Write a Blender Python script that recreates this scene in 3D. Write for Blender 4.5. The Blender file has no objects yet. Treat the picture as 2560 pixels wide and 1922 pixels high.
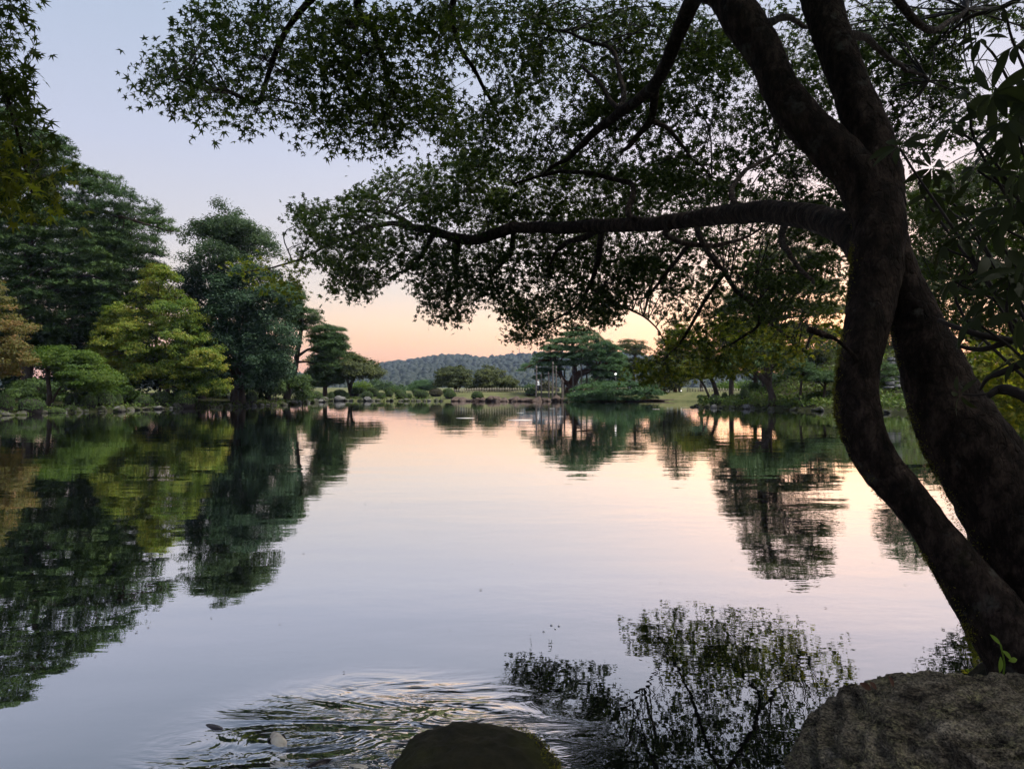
import bpy, math, random
import numpy as np
from mathutils import Vector

rng = np.random.default_rng(11)
random.seed(11)
SC = bpy.context.scene
COL = SC.collection

# ------------------------------------------------------------------ camera
F = 1849.0            # focal length in photo pixels (photo 2560 wide)
CX, CY = 1280.0, 961.0
HZ = 967.0            # horizon row
CAMZ = 1.6
cam_d = bpy.data.cameras.new('camera')
cam = bpy.data.objects.new('camera', cam_d)
COL.objects.link(cam)
cam.location = (0, 0, CAMZ)
cam.rotation_euler = (math.radians(90) + math.atan((HZ - CY) / F), 0, 0)
cam_d.sensor_width = 36.0
cam_d.lens = 36.0 * F / 2560.0
cam_d.clip_start = 0.05
cam_d.clip_end = 6000
SC.camera = cam

# ------------------------------------------------------------------ world (dusk sky)
SUN_AZ = math.radians(24)     # sunset glow, to the right of the view axis
world = bpy.data.worlds.new('World')
SC.world = world
world.use_nodes = True
nt = world.node_tree
nt.nodes.clear()
N = nt.nodes.new
L = nt.links.new
def wmath(op, a, b=None, clamp=False):
    n = N('ShaderNodeMath'); n.operation = op; n.use_clamp = clamp
    for i, v in enumerate((a, b)):
        if v is None: continue
        if isinstance(v, (int, float)): n.inputs[i].default_value = v
        else: L(v, n.inputs[i])
    return n.outputs[0]
tc = N('ShaderNodeTexCoord')
nrm = N('ShaderNodeVectorMath'); nrm.operation = 'NORMALIZE'
L(tc.outputs['Generated'], nrm.inputs[0])
sep = N('ShaderNodeSeparateXYZ'); L(nrm.outputs[0], sep.inputs[0])
def ramp(stops):
    r = N('ShaderNodeValToRGB'); e = r.color_ramp.elements
    while len(e) > 1: e.remove(e[-1])
    e[0].position = stops[0][0]; e[0].color = (*stops[0][1], 1)
    for p, c in stops[1:]:
        x = e.new(p); x.color = (*c, 1)
    L(sep.outputs['Z'], r.inputs[0])
    return r.outputs[0]
front = ramp([(0.0, (.86, .40, .22)), (.03, (.90, .45, .25)), (.055, (.90, .55, .36)), (.085, (.87, .64, .49)),
              (.125, (.70, .62, .595)), (.18, (.59, .575, .64)), (.29, (.50, .535, .69)), (.44, (.41, .485, .64)),
              (.7, (.33, .42, .62)), (1.0, (.27, .36, .56))])
back = ramp([(0.0, (.36, .38, .50)), (.08, (.44, .43, .56)), (.2, (.47, .48, .64)), (.44, (.40, .47, .66)),
             (.7, (.33, .42, .62)), (1.0, (.27, .36, .56))])
# azimuth: cosine of the angle to the sunset
hx = wmath('MULTIPLY', sep.outputs['X'], sep.outputs['X']); hy = wmath('MULTIPLY', sep.outputs['Y'], sep.outputs['Y'])
hl = wmath('SQRT', wmath('ADD', wmath('ADD', hx, hy), 1e-6))
dot = wmath('DIVIDE', wmath('ADD', wmath('MULTIPLY', sep.outputs['X'], math.sin(SUN_AZ)),
                            wmath('MULTIPLY', sep.outputs['Y'], math.cos(SUN_AZ))), hl)
fac = N('ShaderNodeMapRange'); fac.interpolation_type = 'SMOOTHSTEP'
fac.inputs['From Min'].default_value = -0.6; fac.inputs['From Max'].default_value = 0.75
L(dot, fac.inputs['Value'])
mix = N('ShaderNodeMix'); mix.data_type = 'RGBA'
L(fac.outputs[0], mix.inputs['Factor']); L(back, mix.inputs['A']); L(front, mix.inputs['B'])
# broad afterglow round the sunset azimuth, low over the horizon
d2 = wmath('MAXIMUM', dot, 0.0)
g1 = wmath('POWER', d2, 7.0)
el = wmath('MAXIMUM', wmath('SUBTRACT', 1.0, wmath('MULTIPLY', wmath('ABSOLUTE', sep.outputs['Z']), 1.25)), 0.0)
g2 = wmath('MULTIPLY', g1, wmath('POWER', el, 2.0))
glow = N('ShaderNodeMix'); glow.data_type = 'RGBA'; glow.blend_type = 'ADD'; glow.clamp_result = False
L(g2, glow.inputs['Factor']); L(mix.outputs['Result'], glow.inputs['A'])
glow.inputs['B'].default_value = (.22, .205, .18, 1)
bg = N('ShaderNodeBackground'); L(glow.outputs['Result'], bg.inputs['Color']); bg.inputs['Strength'].default_value = 0.87
sky = N('ShaderNodeTexSky'); sky.sky_type = 'NISHITA'; sky.sun_disc = False
sky.sun_elevation = math.radians(2.0); sky.sun_rotation = SUN_AZ; sky.air_density = 1.2; sky.dust_density = 2.0
bg2 = N('ShaderNodeBackground'); L(sky.outputs[0], bg2.inputs['Color']); bg2.inputs['Strength'].default_value = 0.05
add = N('ShaderNodeAddShader'); L(bg.outputs[0], add.inputs[0]); L(bg2.outputs[0], add.inputs[1])
wo = N('ShaderNodeOutputWorld'); L(add.outputs[0], wo.inputs['Surface'])

# ------------------------------------------------------------------ added soft overhead lamp, lifts foliage above what the dusk sky gives
overhead_fill_d = bpy.data.lights.new('sun', 'SUN')
overhead_fill_d.energy = 5.0
overhead_fill_d.angle = math.radians(34)
overhead_fill_d.color = (1.0, .95, .88)
sun = bpy.data.objects.new('sun', overhead_fill_d); COL.objects.link(sun)
sun.rotation_euler = Vector((-0.55, 0.10, -1.0)).to_track_quat('-Z', 'Y').to_euler()

vs = SC.view_settings
vs.view_transform = 'Standard'; vs.look = 'None'; vs.gamma = 1.0; vs.exposure = 0.3; vs.use_curve_mapping = False
SC.render.engine = 'CYCLES'
SC.cycles.use_denoising = True
SC.cycles.max_bounces = 3
SC.cycles.diffuse_bounces = 1
SC.cycles.use_light_tree = False
SC.cycles.adaptive_threshold = .03
SC.cycles.glossy_bounces = 2
SC.cycles.transmission_bounces = 2
SC.cycles.volume_bounces = 0
SC.cycles.caustics_reflective = False
SC.cycles.caustics_refractive = False
SC.cycles.sample_clamp_indirect = 4.0

# ================================================================== helpers
def P(px, py, D):
    """photo pixel (2560 scale) at depth D metres -> world point(s)"""
    px = np.asarray(px, float); py = np.asarray(py, float); D = np.asarray(D, float)
    return np.stack(np.broadcast_arrays((px - CX) / F * D, D + 0 * px, CAMZ - (py - HZ) / F * D), -1)
K = 2560 / 2212.0
def Q(x, y, D):
    return P(np.asarray(x, float) * K, np.asarray(y, float) * K, D)

_perm = np.random.default_rng(5).permutation(512).astype(np.int64)
_grad = np.random.default_rng(6).normal(size=(512, 3)); _grad /= np.linalg.norm(_grad, axis=1)[:, None]
def perlin(p):
    p = np.asarray(p, float)
    i = np.floor(p).astype(np.int64); f = p - i
    u = f * f * f * (f * (f * 6 - 15) + 10)
    out = np.zeros(len(p))
    for dx in (0, 1):
        for dy in (0, 1):
            for dz in (0, 1):
                h = _perm[(_perm[(_perm[(i[:, 0] + dx) & 511] + i[:, 1] + dy) & 511] + i[:, 2] + dz) & 511]
                g = _grad[h]
                d = (f - np.array([dx, dy, dz]))
                w = (u[:, 0] if dx else 1 - u[:, 0]) * (u[:, 1] if dy else 1 - u[:, 1]) * (u[:, 2] if dz else 1 - u[:, 2])
                out += w * np.einsum('ij,ij->i', g, d)
    return out
def fbm(p, o=4, gain=.5):
    p = np.asarray(p, float); a = 1.0; r = np.zeros(len(p))
    for k in range(o):
        r += a * perlin(p * 2 ** k + 17.3 * k); a *= gain
    return r
def norml(v):
    v = np.asarray(v, float)
    return v / np.maximum(np.linalg.norm(v, axis=-1, keepdims=True), 1e-9)

def mesh_np(name, V, Fs, mats, smooth=False, midx=None):
    V = np.asarray(V, np.float32)
    if not isinstance(Fs, list): Fs = [Fs]
    Fs = [np.asarray(f, np.int32) for f in Fs if len(f)]
    me = bpy.data.meshes.new(name)
    me.vertices.add(len(V)); me.vertices.foreach_set('co', V.ravel())
    tot = np.concatenate([np.full(len(f), f.shape[1], np.int32) for f in Fs])
    loops = np.concatenate([f.ravel() for f in Fs])
    me.loops.add(len(loops)); me.loops.foreach_set('vertex_index', loops)
    me.polygons.add(len(tot))
    st = np.concatenate([[0], np.cumsum(tot)[:-1]]).astype(np.int32)
    me.polygons.foreach_set('loop_start', st)
    if smooth: me.polygons.foreach_set('use_smooth', np.ones(len(tot), bool))
    if not isinstance(mats, (list, tuple)): mats = [mats]
    for m in mats: me.materials.append(m)
    if midx is not None: me.polygons.foreach_set('material_index', np.asarray(midx, np.int32))
    me.update(calc_edges=True)
    return me

class MB:
    """collects vertices and faces for one mesh object"""
    def __init__(s): s.V = []; s.F = {}; s.n = 0
    def add(s, V, *Fs):
        V = np.asarray(V, float)
        for f in Fs:
            f = np.asarray(f, int)
            if len(f): s.F.setdefault(f.shape[1], []).append(f + s.n)
        s.V.append(V); s.n += len(V)
    def mesh(s, name, mat, smooth=False):
        return mesh_np(name, np.concatenate(s.V), [np.concatenate(v) for v in s.F.values()], mat, smooth)
    def tris(s): return sum(len(f) * (k - 2) for k, v in s.F.items() for f in v)

def tag(o, label=None, cat=None, group=None, kind=None):
    if label: o['label'] = label
    if cat: o['category'] = cat
    if group: o['group'] = group
    if kind: o['kind'] = kind
    return o
def thing(name, label, cat, loc, group=None, rz=0.0):
    o = bpy.data.objects.new(name, None); COL.objects.link(o)
    o.location = loc; o.rotation_euler = (0, 0, rz); o.empty_display_size = .2
    return tag(o, label, cat, group)
def link(name, me, parent=None, loc=(0, 0, 0), rot=(0, 0, 0), scale=(1, 1, 1)):
    o = bpy.data.objects.new(name, me); COL.objects.link(o)
    o.location = loc; o.rotation_euler = rot; o.scale = scale
    if parent: o.parent = parent
    return o
def part(name, mb, mat, parent, smooth=False, kind=None):
    """mesh in world coordinates -> child of an unrotated Empty"""
    off = np.array(parent.location)
    V = np.concatenate(mb.V) - off
    me = mesh_np(name, V, [np.concatenate(v) for v in mb.F.values()], mat, smooth)
    o = link(name, me, parent)
    if kind: o['kind'] = kind
    return o

def catmull(pts, per=6):
    pts = np.asarray(pts, float)
    if len(pts) < 3: 
        t = np.linspace(0, 1, per + 1)[:, None]
        return pts[0] * (1 - t) + pts[-1] * t
    p = np.vstack([2 * pts[0] - pts[1], pts, 2 * pts[-1] - pts[-2]])
    out = []
    for i in range(1, len(p) - 2):
        t = np.linspace(0, 1, per, endpoint=False)[:, None]
        a, b, c, d = p[i - 1], p[i], p[i + 1], p[i + 2]
        out.append(.5 * ((2 * b) + (c - a) * t + (2 * a - 5 * b + 4 * c - d) * t ** 2 + (3 * b - a - 3 * c + d) * t ** 3))
    out.append(p[-2][None])
    return np.concatenate(out)

def tube(pts, rad, sides=8, bark=0.0, bfreq=6.0, cap=True):
    pts = np.asarray(pts, float); n = len(pts)
    rad = np.broadcast_to(np.asarray(rad, float), (n,))
    tan = norml(np.gradient(pts, axis=0))
    up = np.array([0, 0, 1.0]) if abs(tan[0][2]) < .9 else np.array([1.0, 0, 0])
    u = np.empty((n, 3))
    u[0] = norml(np.cross(tan[0], up))
    for i in range(1, n):
        v = u[i - 1] - tan[i] * np.dot(u[i - 1], tan[i]); u[i] = norml(v)
    w = np.cross(tan, u)
    a = np.linspace(0, 2 * np.pi, sides, endpoint=False)
    dirs = u[:, None] * np.cos(a)[None, :, None] + w[:, None] * np.sin(a)[None, :, None]
    V = pts[:, None] + dirs * rad[:, None, None]
    if bark:
        Vf = V.reshape(-1, 3)
        k = fbm(Vf * bfreq * .6, 3) * .8 + fbm(Vf * bfreq * 4, 3) * .3
        V = V + dirs * (rad[:, None] * bark * k.reshape(n, sides))[..., None]
    V = V.reshape(-1, 3)
    i = np.arange(n - 1)[:, None] * sides; j = np.arange(sides)[None]; j2 = (j + 1) % sides
    Fq = np.stack([i + j, i + j2, i + sides + j2, i + sides + j], -1).reshape(-1, 4)
    if not cap: return V, Fq
    V = np.vstack([V, pts[-1] + tan[-1] * rad[-1] * .6, pts[0]])
    t0 = (n - 1) * sides
    Ft = np.stack([t0 + j[0], t0 + j2[0], np.full(sides, len(V) - 2)], -1)
    Fb = np.stack([j2[0], j[0], np.full(sides, len(V) - 1)], -1)
    return V, Fq, np.vstack([Ft, Fb])

def box(c, s, rz=0.0):
    V = np.array([[x, y, z] for x in (-.5, .5) for y in (-.5, .5) for z in (-.5, .5)]) * np.asarray(s)
    ca, sa = math.cos(rz), math.sin(rz)
    V = V @ np.array([[ca, sa, 0], [-sa, ca, 0], [0, 0, 1]]) + np.asarray(c)
    Fq = np.array([[0, 1, 3, 2], [4, 6, 7, 5], [0, 4, 5, 1], [2, 3, 7, 6], [0, 2, 6, 4], [1, 5, 7, 3]])
    return V, Fq

def stamp(T, TF, C, n, t, s):
    """copies of a template (K verts in xy plane, x = main direction) at C with normal n, direction t, size s"""
    n = norml(n); t = t - n * np.sum(t * n, -1, keepdims=True); t = norml(t); b = np.cross(n, t)
    s = np.broadcast_to(np.asarray(s, float), (len(C),))
    V = C[:, None] + s[:, None, None] * (T[None, :, 0:1] * t[:, None] + T[None, :, 1:2] * b[:, None] + T[None, :, 2:3] * n[:, None])
    k = len(T)
    Fx = TF[None] + (np.arange(len(C)) * k)[:, None, None]
    return V.reshape(-1, 3), Fx.reshape(-1, TF.shape[1])

def rdir(n): return norml(rng.normal(size=(n, 3)))

# leaf templates -------------------------------------------------------
def star(angles, lens, notch, droop=.16):
    tips = [(l * math.cos(math.radians(a)), l * math.sin(math.radians(a)), -droop * l * l) for a, l in zip(angles, lens)]
    nts = []
    for i in range(len(angles) - 1):
        a = math.radians((angles[i] + angles[i + 1]) / 2); r = notch * (lens[i] + lens[i + 1]) / 2
        nts.append((r * math.cos(a), r * math.sin(a), 0.03))
    V = [(0, 0, 0)]; Fc = []
    seq = []
    b0 = (-.10, -.06, 0); b1 = (-.10, .06, 0)
    seq.append(b0)
    for i in range(len(tips)):
        seq.append(tips[i])
        if i < len(nts): seq.append(nts[i])
    seq.append(b1)
    V += seq
    for i in range(1, len(V) - 1): Fc.append((0, i, i + 1))
    return np.array(V), np.array(Fc)
STAR5, STAR5F = star([-112, -55, 0, 55, 112], [.6, .92, 1.05, .92, .6], .36)
def star_lite(angles, lens):
    V = []; Fc = []
    for i, (a, l) in enumerate(zip(angles, lens)):
        a = math.radians(a); z = .012 * i; b = len(V)
        for q in (a + 1.25, a - 1.25): V.append((.30 * math.cos(q), .30 * math.sin(q), z))
        V.append((l * math.cos(a), l * math.sin(a), z - .16 * l * l)); Fc.append((b, b + 1, b + 2))
    return np.array(V), np.array(Fc)
STARL, STARLF = star_lite([-112, -55, 0, 55, 112], [.62, .94, 1.06, .94, .62])
STAR7, STAR7F = star([-128, -82, -40, 0, 40, 82, 128], [.42, .74, .95, 1.06, .95, .74, .42], .36)
RHOMB = np.array([(0, 0, 0), (.5, .32, .06), (1, 0, -.12), (.5, -.32, .06)]); RHOMBF = np.array([[0, 1, 2, 3]])
def tuft_template(k=5, w=.18):
    V = []; Fc = []
    for i in range(k):
        a = 2 * math.pi * i / k + .3 * (i % 2)
        e = .35 + .5 * ((i * 7) % 5) / 5
        d = np.array([math.cos(a) * math.cos(e), math.sin(a) * math.cos(e), math.sin(e)])
        s = np.array([-math.sin(a), math.cos(a), 0]) * w
        b = len(V)
        V += [s * .5, -s * .5, d]; Fc.append((b, b + 1, b + 2))
    return np.array(V), np.array(Fc)
TUFT, TUFTF = tuft_template()

# ================================================================== materials
def newmat(name):
    m = bpy.data.materials.new(name); m.use_nodes = True; m.node_tree.nodes.clear()
    return m, m.node_tree
def nd(t, typ, **kw):
    n = t.nodes.new(typ)
    for k, v in kw.items(): setattr(n, k, v)
    return n
def rampn(t, src, stops):
    r = nd(t, 'ShaderNodeValToRGB'); e = r.color_ramp.elements
    while len(e) > 1: e.remove(e[-1])
    e[0].position = stops[0][0]; e[0].color = (*stops[0][1], 1)
    for p, c in stops[1:]:
        x = e.new(p); x.color = (*c, 1)
    t.links.new(src, r.inputs[0])
    return r.outputs[0]
def leafmat(name, cols, trans=.35, rough=.55, tmul=1.5, patch=.5):
    """cols: list of base colours, spread over leaves by island and by slow patches through the crown"""
    m, t = newmat(name); l = t.links.new
    geo = nd(t, 'ShaderNodeNewGeometry')
    noise = nd(t, 'ShaderNodeTexNoise'); noise.inputs['Scale'].default_value = .35; noise.inputs['Detail'].default_value = 3
    l(geo.outputs['Position'], noise.inputs['Vector'])
    mr = nd(t, 'ShaderNodeMapRange'); mr.inputs['From Min'].default_value = .3; mr.inputs['From Max'].default_value = .7
    l(noise.outputs['Fac'], mr.inputs['Value'])
    mixv = nd(t, 'ShaderNodeMix'); mixv.inputs['Factor'].default_value = patch
    l(geo.outputs['Random Per Island'], mixv.inputs['A']); l(mr.outputs[0], mixv.inputs['B'])
    col = rampn(t, mixv.outputs['Result'], [(.15 + .7 * i / max(1, len(cols) - 1), c) for i, c in enumerate(cols)])
    pb = nd(t, 'ShaderNodeBsdfPrincipled'); l(col, pb.inputs['Base Color'])
    pb.inputs['Roughness'].default_value = rough; pb.inputs['Specular IOR Level'].default_value = .15
    tr = nd(t, 'ShaderNodeBsdfTranslucent')
    g = nd(t, 'ShaderNodeMix', data_type='RGBA', blend_type='MULTIPLY'); g.inputs['Factor'].default_value = 1
    g.clamp_result = False
    l(col, g.inputs['A']); g.inputs['B'].default_value = (tmul, tmul * 1.05, tmul * .55, 1)
    l(g.outputs['Result'], tr.inputs['Color'])
    mx = nd(t, 'ShaderNodeMixShader'); mx.inputs['Fac'].default_value = trans
    l(pb.outputs[0], mx.inputs[1]); l(tr.outputs[0], mx.inputs[2])
    o = nd(t, 'ShaderNodeOutputMaterial'); l(mx.outputs[0], o.inputs['Surface'])
    return m
def noisemat(name, cols, scale=4.0, stretch=(1, 1, 1), rough=.85, bump=.3, bscale=None, bdist=.02, detail=8, moss=None):
    m, t = newmat(name); l = t.links.new
    tcn = nd(t, 'ShaderNodeTexCoord'); mp = nd(t, 'ShaderNodeMapping'); mp.inputs['Scale'].default_value = stretch
    l(tcn.outputs['Object'], mp.inputs['Vector'])
    n1 = nd(t, 'ShaderNodeTexNoise'); n1.inputs['Scale'].default_value = scale; n1.inputs['Detail'].default_value = detail; n1.inputs['Roughness'].default_value = .65
    l(mp.outputs[0], n1.inputs['Vector'])
    col = rampn(t, n1.outputs['Fac'], [(.3 + .4 * i / max(1, len(cols) - 1), c) for i, c in enumerate(cols)])
    if moss:
        mc, mscale, lo, hi, updir = moss
        n3 = nd(t, 'ShaderNodeTexNoise'); n3.inputs['Scale'].default_value = mscale; n3.inputs['Detail'].default_value = 5
        l(tcn.outputs['Object'], n3.inputs['Vector'])
        mr = nd(t, 'ShaderNodeMapRange'); mr.inputs['From Min'].default_value = lo; mr.inputs['From Max'].default_value = hi
        l(n3.outputs['Fac'], mr.inputs['Value'])
        mm = nd(t, 'ShaderNodeMix', data_type='RGBA'); l(mr.outputs[0], mm.inputs['Factor']); l(col, mm.inputs['A']); mm.inputs['B'].default_value = (*mc, 1)
        col = mm.outputs['Result']
    pb = nd(t, 'ShaderNodeBsdfPrincipled'); l(col, pb.inputs['Base Color']); pb.inputs['Roughness'].default_value = rough
    pb.inputs['Specular IOR Level'].default_value = .12
    if bump:
        n2 = nd(t, 'ShaderNodeTexNoise'); n2.inputs['Scale'].default_value = bscale or scale * 3; n2.inputs['Detail'].default_value = 8
        n2.inputs['Roughness'].default_value = .7
        l(mp.outputs[0], n2.inputs['Vector'])
        b = nd(t, 'ShaderNodeBump'); b.inputs['Strength'].default_value = bump; b.inputs['Distance'].default_value = bdist
        l(n2.outputs['Fac'], b.inputs['Height']); l(b.outputs[0], pb.inputs['Normal'])
    o = nd(t, 'ShaderNodeOutputMaterial'); l(pb.outputs[0], o.inputs['Surface'])
    return m
def plain(name, c, rough=.7, emit=None, metallic=0):
    m, t = newmat(name)
    pb = nd(t, 'ShaderNodeBsdfPrincipled'); pb.inputs['Base Color'].default_value = (*c, 1); pb.inputs['Roughness'].default_value = rough
    pb.inputs['Metallic'].default_value = metallic
    if emit: pb.inputs['Emission Color'].default_value = (*emit[0], 1); pb.inputs['Emission Strength'].default_value = emit[1]
    o = nd(t, 'ShaderNodeOutputMaterial'); t.links.new(pb.outputs[0], o.inputs['Surface'])
    return m

M = {}
M['maple'] = leafmat('maple_leaf', [(.018, .034, .012), (.030, .052, .015), (.045, .068, .017), (.085, .115, .022)], trans=.34, tmul=1.7)  # brightest green stands for light on leaves, spread at random
M['maple_far'] = leafmat('maple_leaf_turning', [(.05, .085, .014), (.115, .145, .02), (.23, .20, .024)], trans=.5, tmul=1.8)
M['maple_green'] = leafmat('maple_leaf_green', [(.045, .09, .016), (.075, .125, .02), (.11, .15, .022)], trans=.38)
M['maple_yellow'] = leafmat('maple_leaf_yellowing', [(.05, .10, .018), (.09, .15, .024), (.145, .20, .028), (.22, .24, .034), (.26, .21, .038)], trans=.35, patch=.6)
M['maple_orange'] = leafmat('maple_leaf_orange', [(.075, .10, .026), (.13, .12, .034), (.20, .115, .045)], trans=.35, patch=.6)
M['pine'] = leafmat('pine_needles', [(.030, .060, .020), (.052, .098, .030), (.095, .145, .038)], trans=.15)
M['pine_warm'] = leafmat('pine_needles_olive', [(.04, .055, .02), (.065, .08, .026), (.10, .11, .03)], trans=.15)
M['pine_bright'] = leafmat('pine_needles_fresh', [(.04, .085, .036), (.065, .13, .05), (.10, .17, .062)], trans=.18)
M['evergreen'] = leafmat('evergreen_leaf', [(.022, .046, .024), (.038, .074, .036), (.062, .11, .048)], trans=.12)
M['broad'] = leafmat('broad_leaf', [(.035, .06, .025), (.05, .085, .035), (.07, .11, .04)], trans=.25)
M['shrub'] = leafmat('shrub_leaf', [(.035, .065, .02), (.06, .10, .025), (.085, .13, .03)], trans=.2)
M['shrub_brown'] = leafmat('shrub_leaf_brown', [(.05, .05, .025), (.075, .07, .035), (.09, .085, .04)], trans=.15)
M['maple_mid'] = leafmat('maple_leaf_mid', [(.022, .040, .012), (.04, .064, .016), (.07, .09, .02)], trans=.35)  # maple green in a middle tone
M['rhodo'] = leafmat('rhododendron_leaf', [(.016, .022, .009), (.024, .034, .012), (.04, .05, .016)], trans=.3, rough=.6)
M['sprout'] = leafmat('young_leaf', [(.14, .24, .03), (.2, .3, .04)], trans=.4)
M['deadleaf'] = leafmat('dead_leaf', [(.05, .022, .018), (.09, .045, .03)], trans=.15)
M['forest'] = leafmat('forest_canopy', [(.015, .023, .013), (.020, .029, .015), (.029, .037, .018)], trans=.0, patch=.5)  # narrow tone range puts part of the hill's haze into the colour
def bark_material():
    m, t = newmat('maple_bark'); l = t.links.new
    tcn = nd(t, 'ShaderNodeTexCoord')
    def noise(scale, st=(1, 1, 1), detail=8, r=.65):
        mp = nd(t, 'ShaderNodeMapping'); mp.inputs['Scale'].default_value = st; l(tcn.outputs['Object'], mp.inputs['Vector'])
        n = nd(t, 'ShaderNodeTexNoise'); n.inputs['Scale'].default_value = scale; n.inputs['Detail'].default_value = detail; n.inputs['Roughness'].default_value = r
        l(mp.outputs[0], n.inputs['Vector']); return n.outputs['Fac'], mp
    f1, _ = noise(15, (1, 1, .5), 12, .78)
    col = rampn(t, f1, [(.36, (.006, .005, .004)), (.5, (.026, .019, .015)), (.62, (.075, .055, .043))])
    for (sc, lo, hi, c) in ((7, .60, .70, (.085, .082, .070)), (2.2, .60, .74, (.034, .034, .014))):   # lichen spots, thin moss
        f, _ = noise(sc, (1, 1, 1), 6)
        mr = nd(t, 'ShaderNodeMapRange'); mr.inputs['From Min'].default_value = lo; mr.inputs['From Max'].default_value = hi; l(f, mr.inputs['Value'])
        mm = nd(t, 'ShaderNodeMix', data_type='RGBA'); l(mr.outputs[0], mm.inputs['Factor']); l(col, mm.inputs['A']); mm.inputs['B'].default_value = (*c, 1); col = mm.outputs['Result']
    pb = nd(t, 'ShaderNodeBsdfPrincipled'); l(col, pb.inputs['Base Color']); pb.inputs['Roughness'].default_value = .9; pb.inputs['Specular IOR Level'].default_value = .12
    f2, mp = noise(22, (1, 1, .45), 10, .7)
    w = nd(t, 'ShaderNodeVectorMath', operation='SCALE'); w.inputs['Scale'].default_value = 1.0
    vo = nd(t, 'ShaderNodeTexVoronoi', feature='DISTANCE_TO_EDGE'); vo.inputs['Scale'].default_value = 26
    nz = nd(t, 'ShaderNodeTexNoise'); nz.inputs['Scale'].default_value = 12; l(mp.outputs[0], nz.inputs['Vector'])
    ad = nd(t, 'ShaderNodeMix', data_type='RGBA', blend_type='ADD'); ad.inputs['Factor'].default_value = .12; l(mp.outputs[0], ad.inputs['A']); l(nz.outputs['Color'], ad.inputs['B']); l(ad.outputs['Result'], vo.inputs['Vector'])
    cr = nd(t, 'ShaderNodeMapRange'); cr.inputs['From Max'].default_value = .12; l(vo.outputs['Distance'], cr.inputs['Value'])
    b1 = nd(t, 'ShaderNodeBump'); b1.inputs['Strength'].default_value = .8; b1.inputs['Distance'].default_value = .012; l(cr.outputs[0], b1.inputs['Height'])
    b2 = nd(t, 'ShaderNodeBump'); b2.inputs['Strength'].default_value = 1.0; b2.inputs['Distance'].default_value = .03; l(f2, b2.inputs['Height']); l(b1.outputs[0], b2.inputs['Normal'])
    l(b2.outputs[0], pb.inputs['Normal'])
    o = nd(t, 'ShaderNodeOutputMaterial'); l(pb.outputs[0], o.inputs['Surface'])
    return m
M['bark'] = bark_material()
M['twig'] = plain('twig_bark', (.022, .017, .015), .9)
M['bark_far'] = noisemat('trunk_bark', [(.035, .026, .02), (.07, .052, .04), (.10, .08, .065)], scale=5, stretch=(1, 1, .3), bump=.5)
M['bark_red'] = noisemat('red_pine_bark', [(.05, .028, .02), (.10, .055, .038), (.14, .085, .06)], scale=5, stretch=(1, 1, .3), bump=.5)
M['pole'] = noisemat('weathered_pole', [(.11, .09, .075), (.19, .16, .135), (.25, .215, .185)], scale=3, stretch=(1, 1, .1), bump=.2)
M['pole_pale'] = noisemat('pale_pole', [(.32, .30, .28), (.46, .44, .41)], scale=3, stretch=(1, 1, .1), bump=.2)
M['stone'] = noisemat('shore_stone', [(.035, .032, .025), (.085, .08, .066), (.18, .17, .15)], scale=3, bump=.6, bscale=9, bdist=.05, moss=((.045, .055, .016), 1.6, .45, .58, 0))
M['stone_pale'] = noisemat('pale_stone', [(.07, .067, .06), (.14, .135, .125), (.24, .23, .215)], scale=3, bump=.6, bscale=9, bdist=.05)
M['stone_red'] = noisemat('reddish_stone', [(.05, .036, .03), (.10, .07, .055), (.16, .125, .10)], scale=3, bump=.6, bscale=9, bdist=.05)
M['step'] = noisemat('step_stone', [(.08, .08, .075), (.17, .17, .165)], scale=4, bump=.3)
M['bamboo'] = noisemat('aged_bamboo', [(.30, .26, .19), (.45, .40, .30)], scale=6, bump=.1)
M['moss'] = leafmat('moss_fuzz', [(.10, .11, .015), (.16, .16, .02), (.22, .2, .03)], trans=.3)
M['white'] = plain('white_paint', (.8, .8, .8), .6)
M['ink'] = plain('grey_print', (.35, .36, .4), .7)
M['metal'] = plain('dark_metal', (.05, .05, .05), .5, metallic=.6)
M['lamp'] = plain('lamp_globe', (.9, .9, .85), .4, emit=((1, .95, .85), 1.4))
M['carp_dark'] = noisemat('carp_dark', [(.012, .010, .012), (.03, .024, .026)], scale=20, rough=.25, bump=.05)
M['carp_pale'] = noisemat('carp_pale', [(.18, .16, .13), (.42, .38, .32), (.5, .47, .4)], scale=18, rough=.25, bump=.05)
M['grass'] = leafmat('bank_grass', [(.055, .095, .022), (.09, .135, .03), (.13, .155, .042)], trans=.3)
M['debris'] = leafmat('floating_leaf', [(.05, .04, .03), (.14, .11, .08), (.3, .28, .25)], trans=.1)

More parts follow.
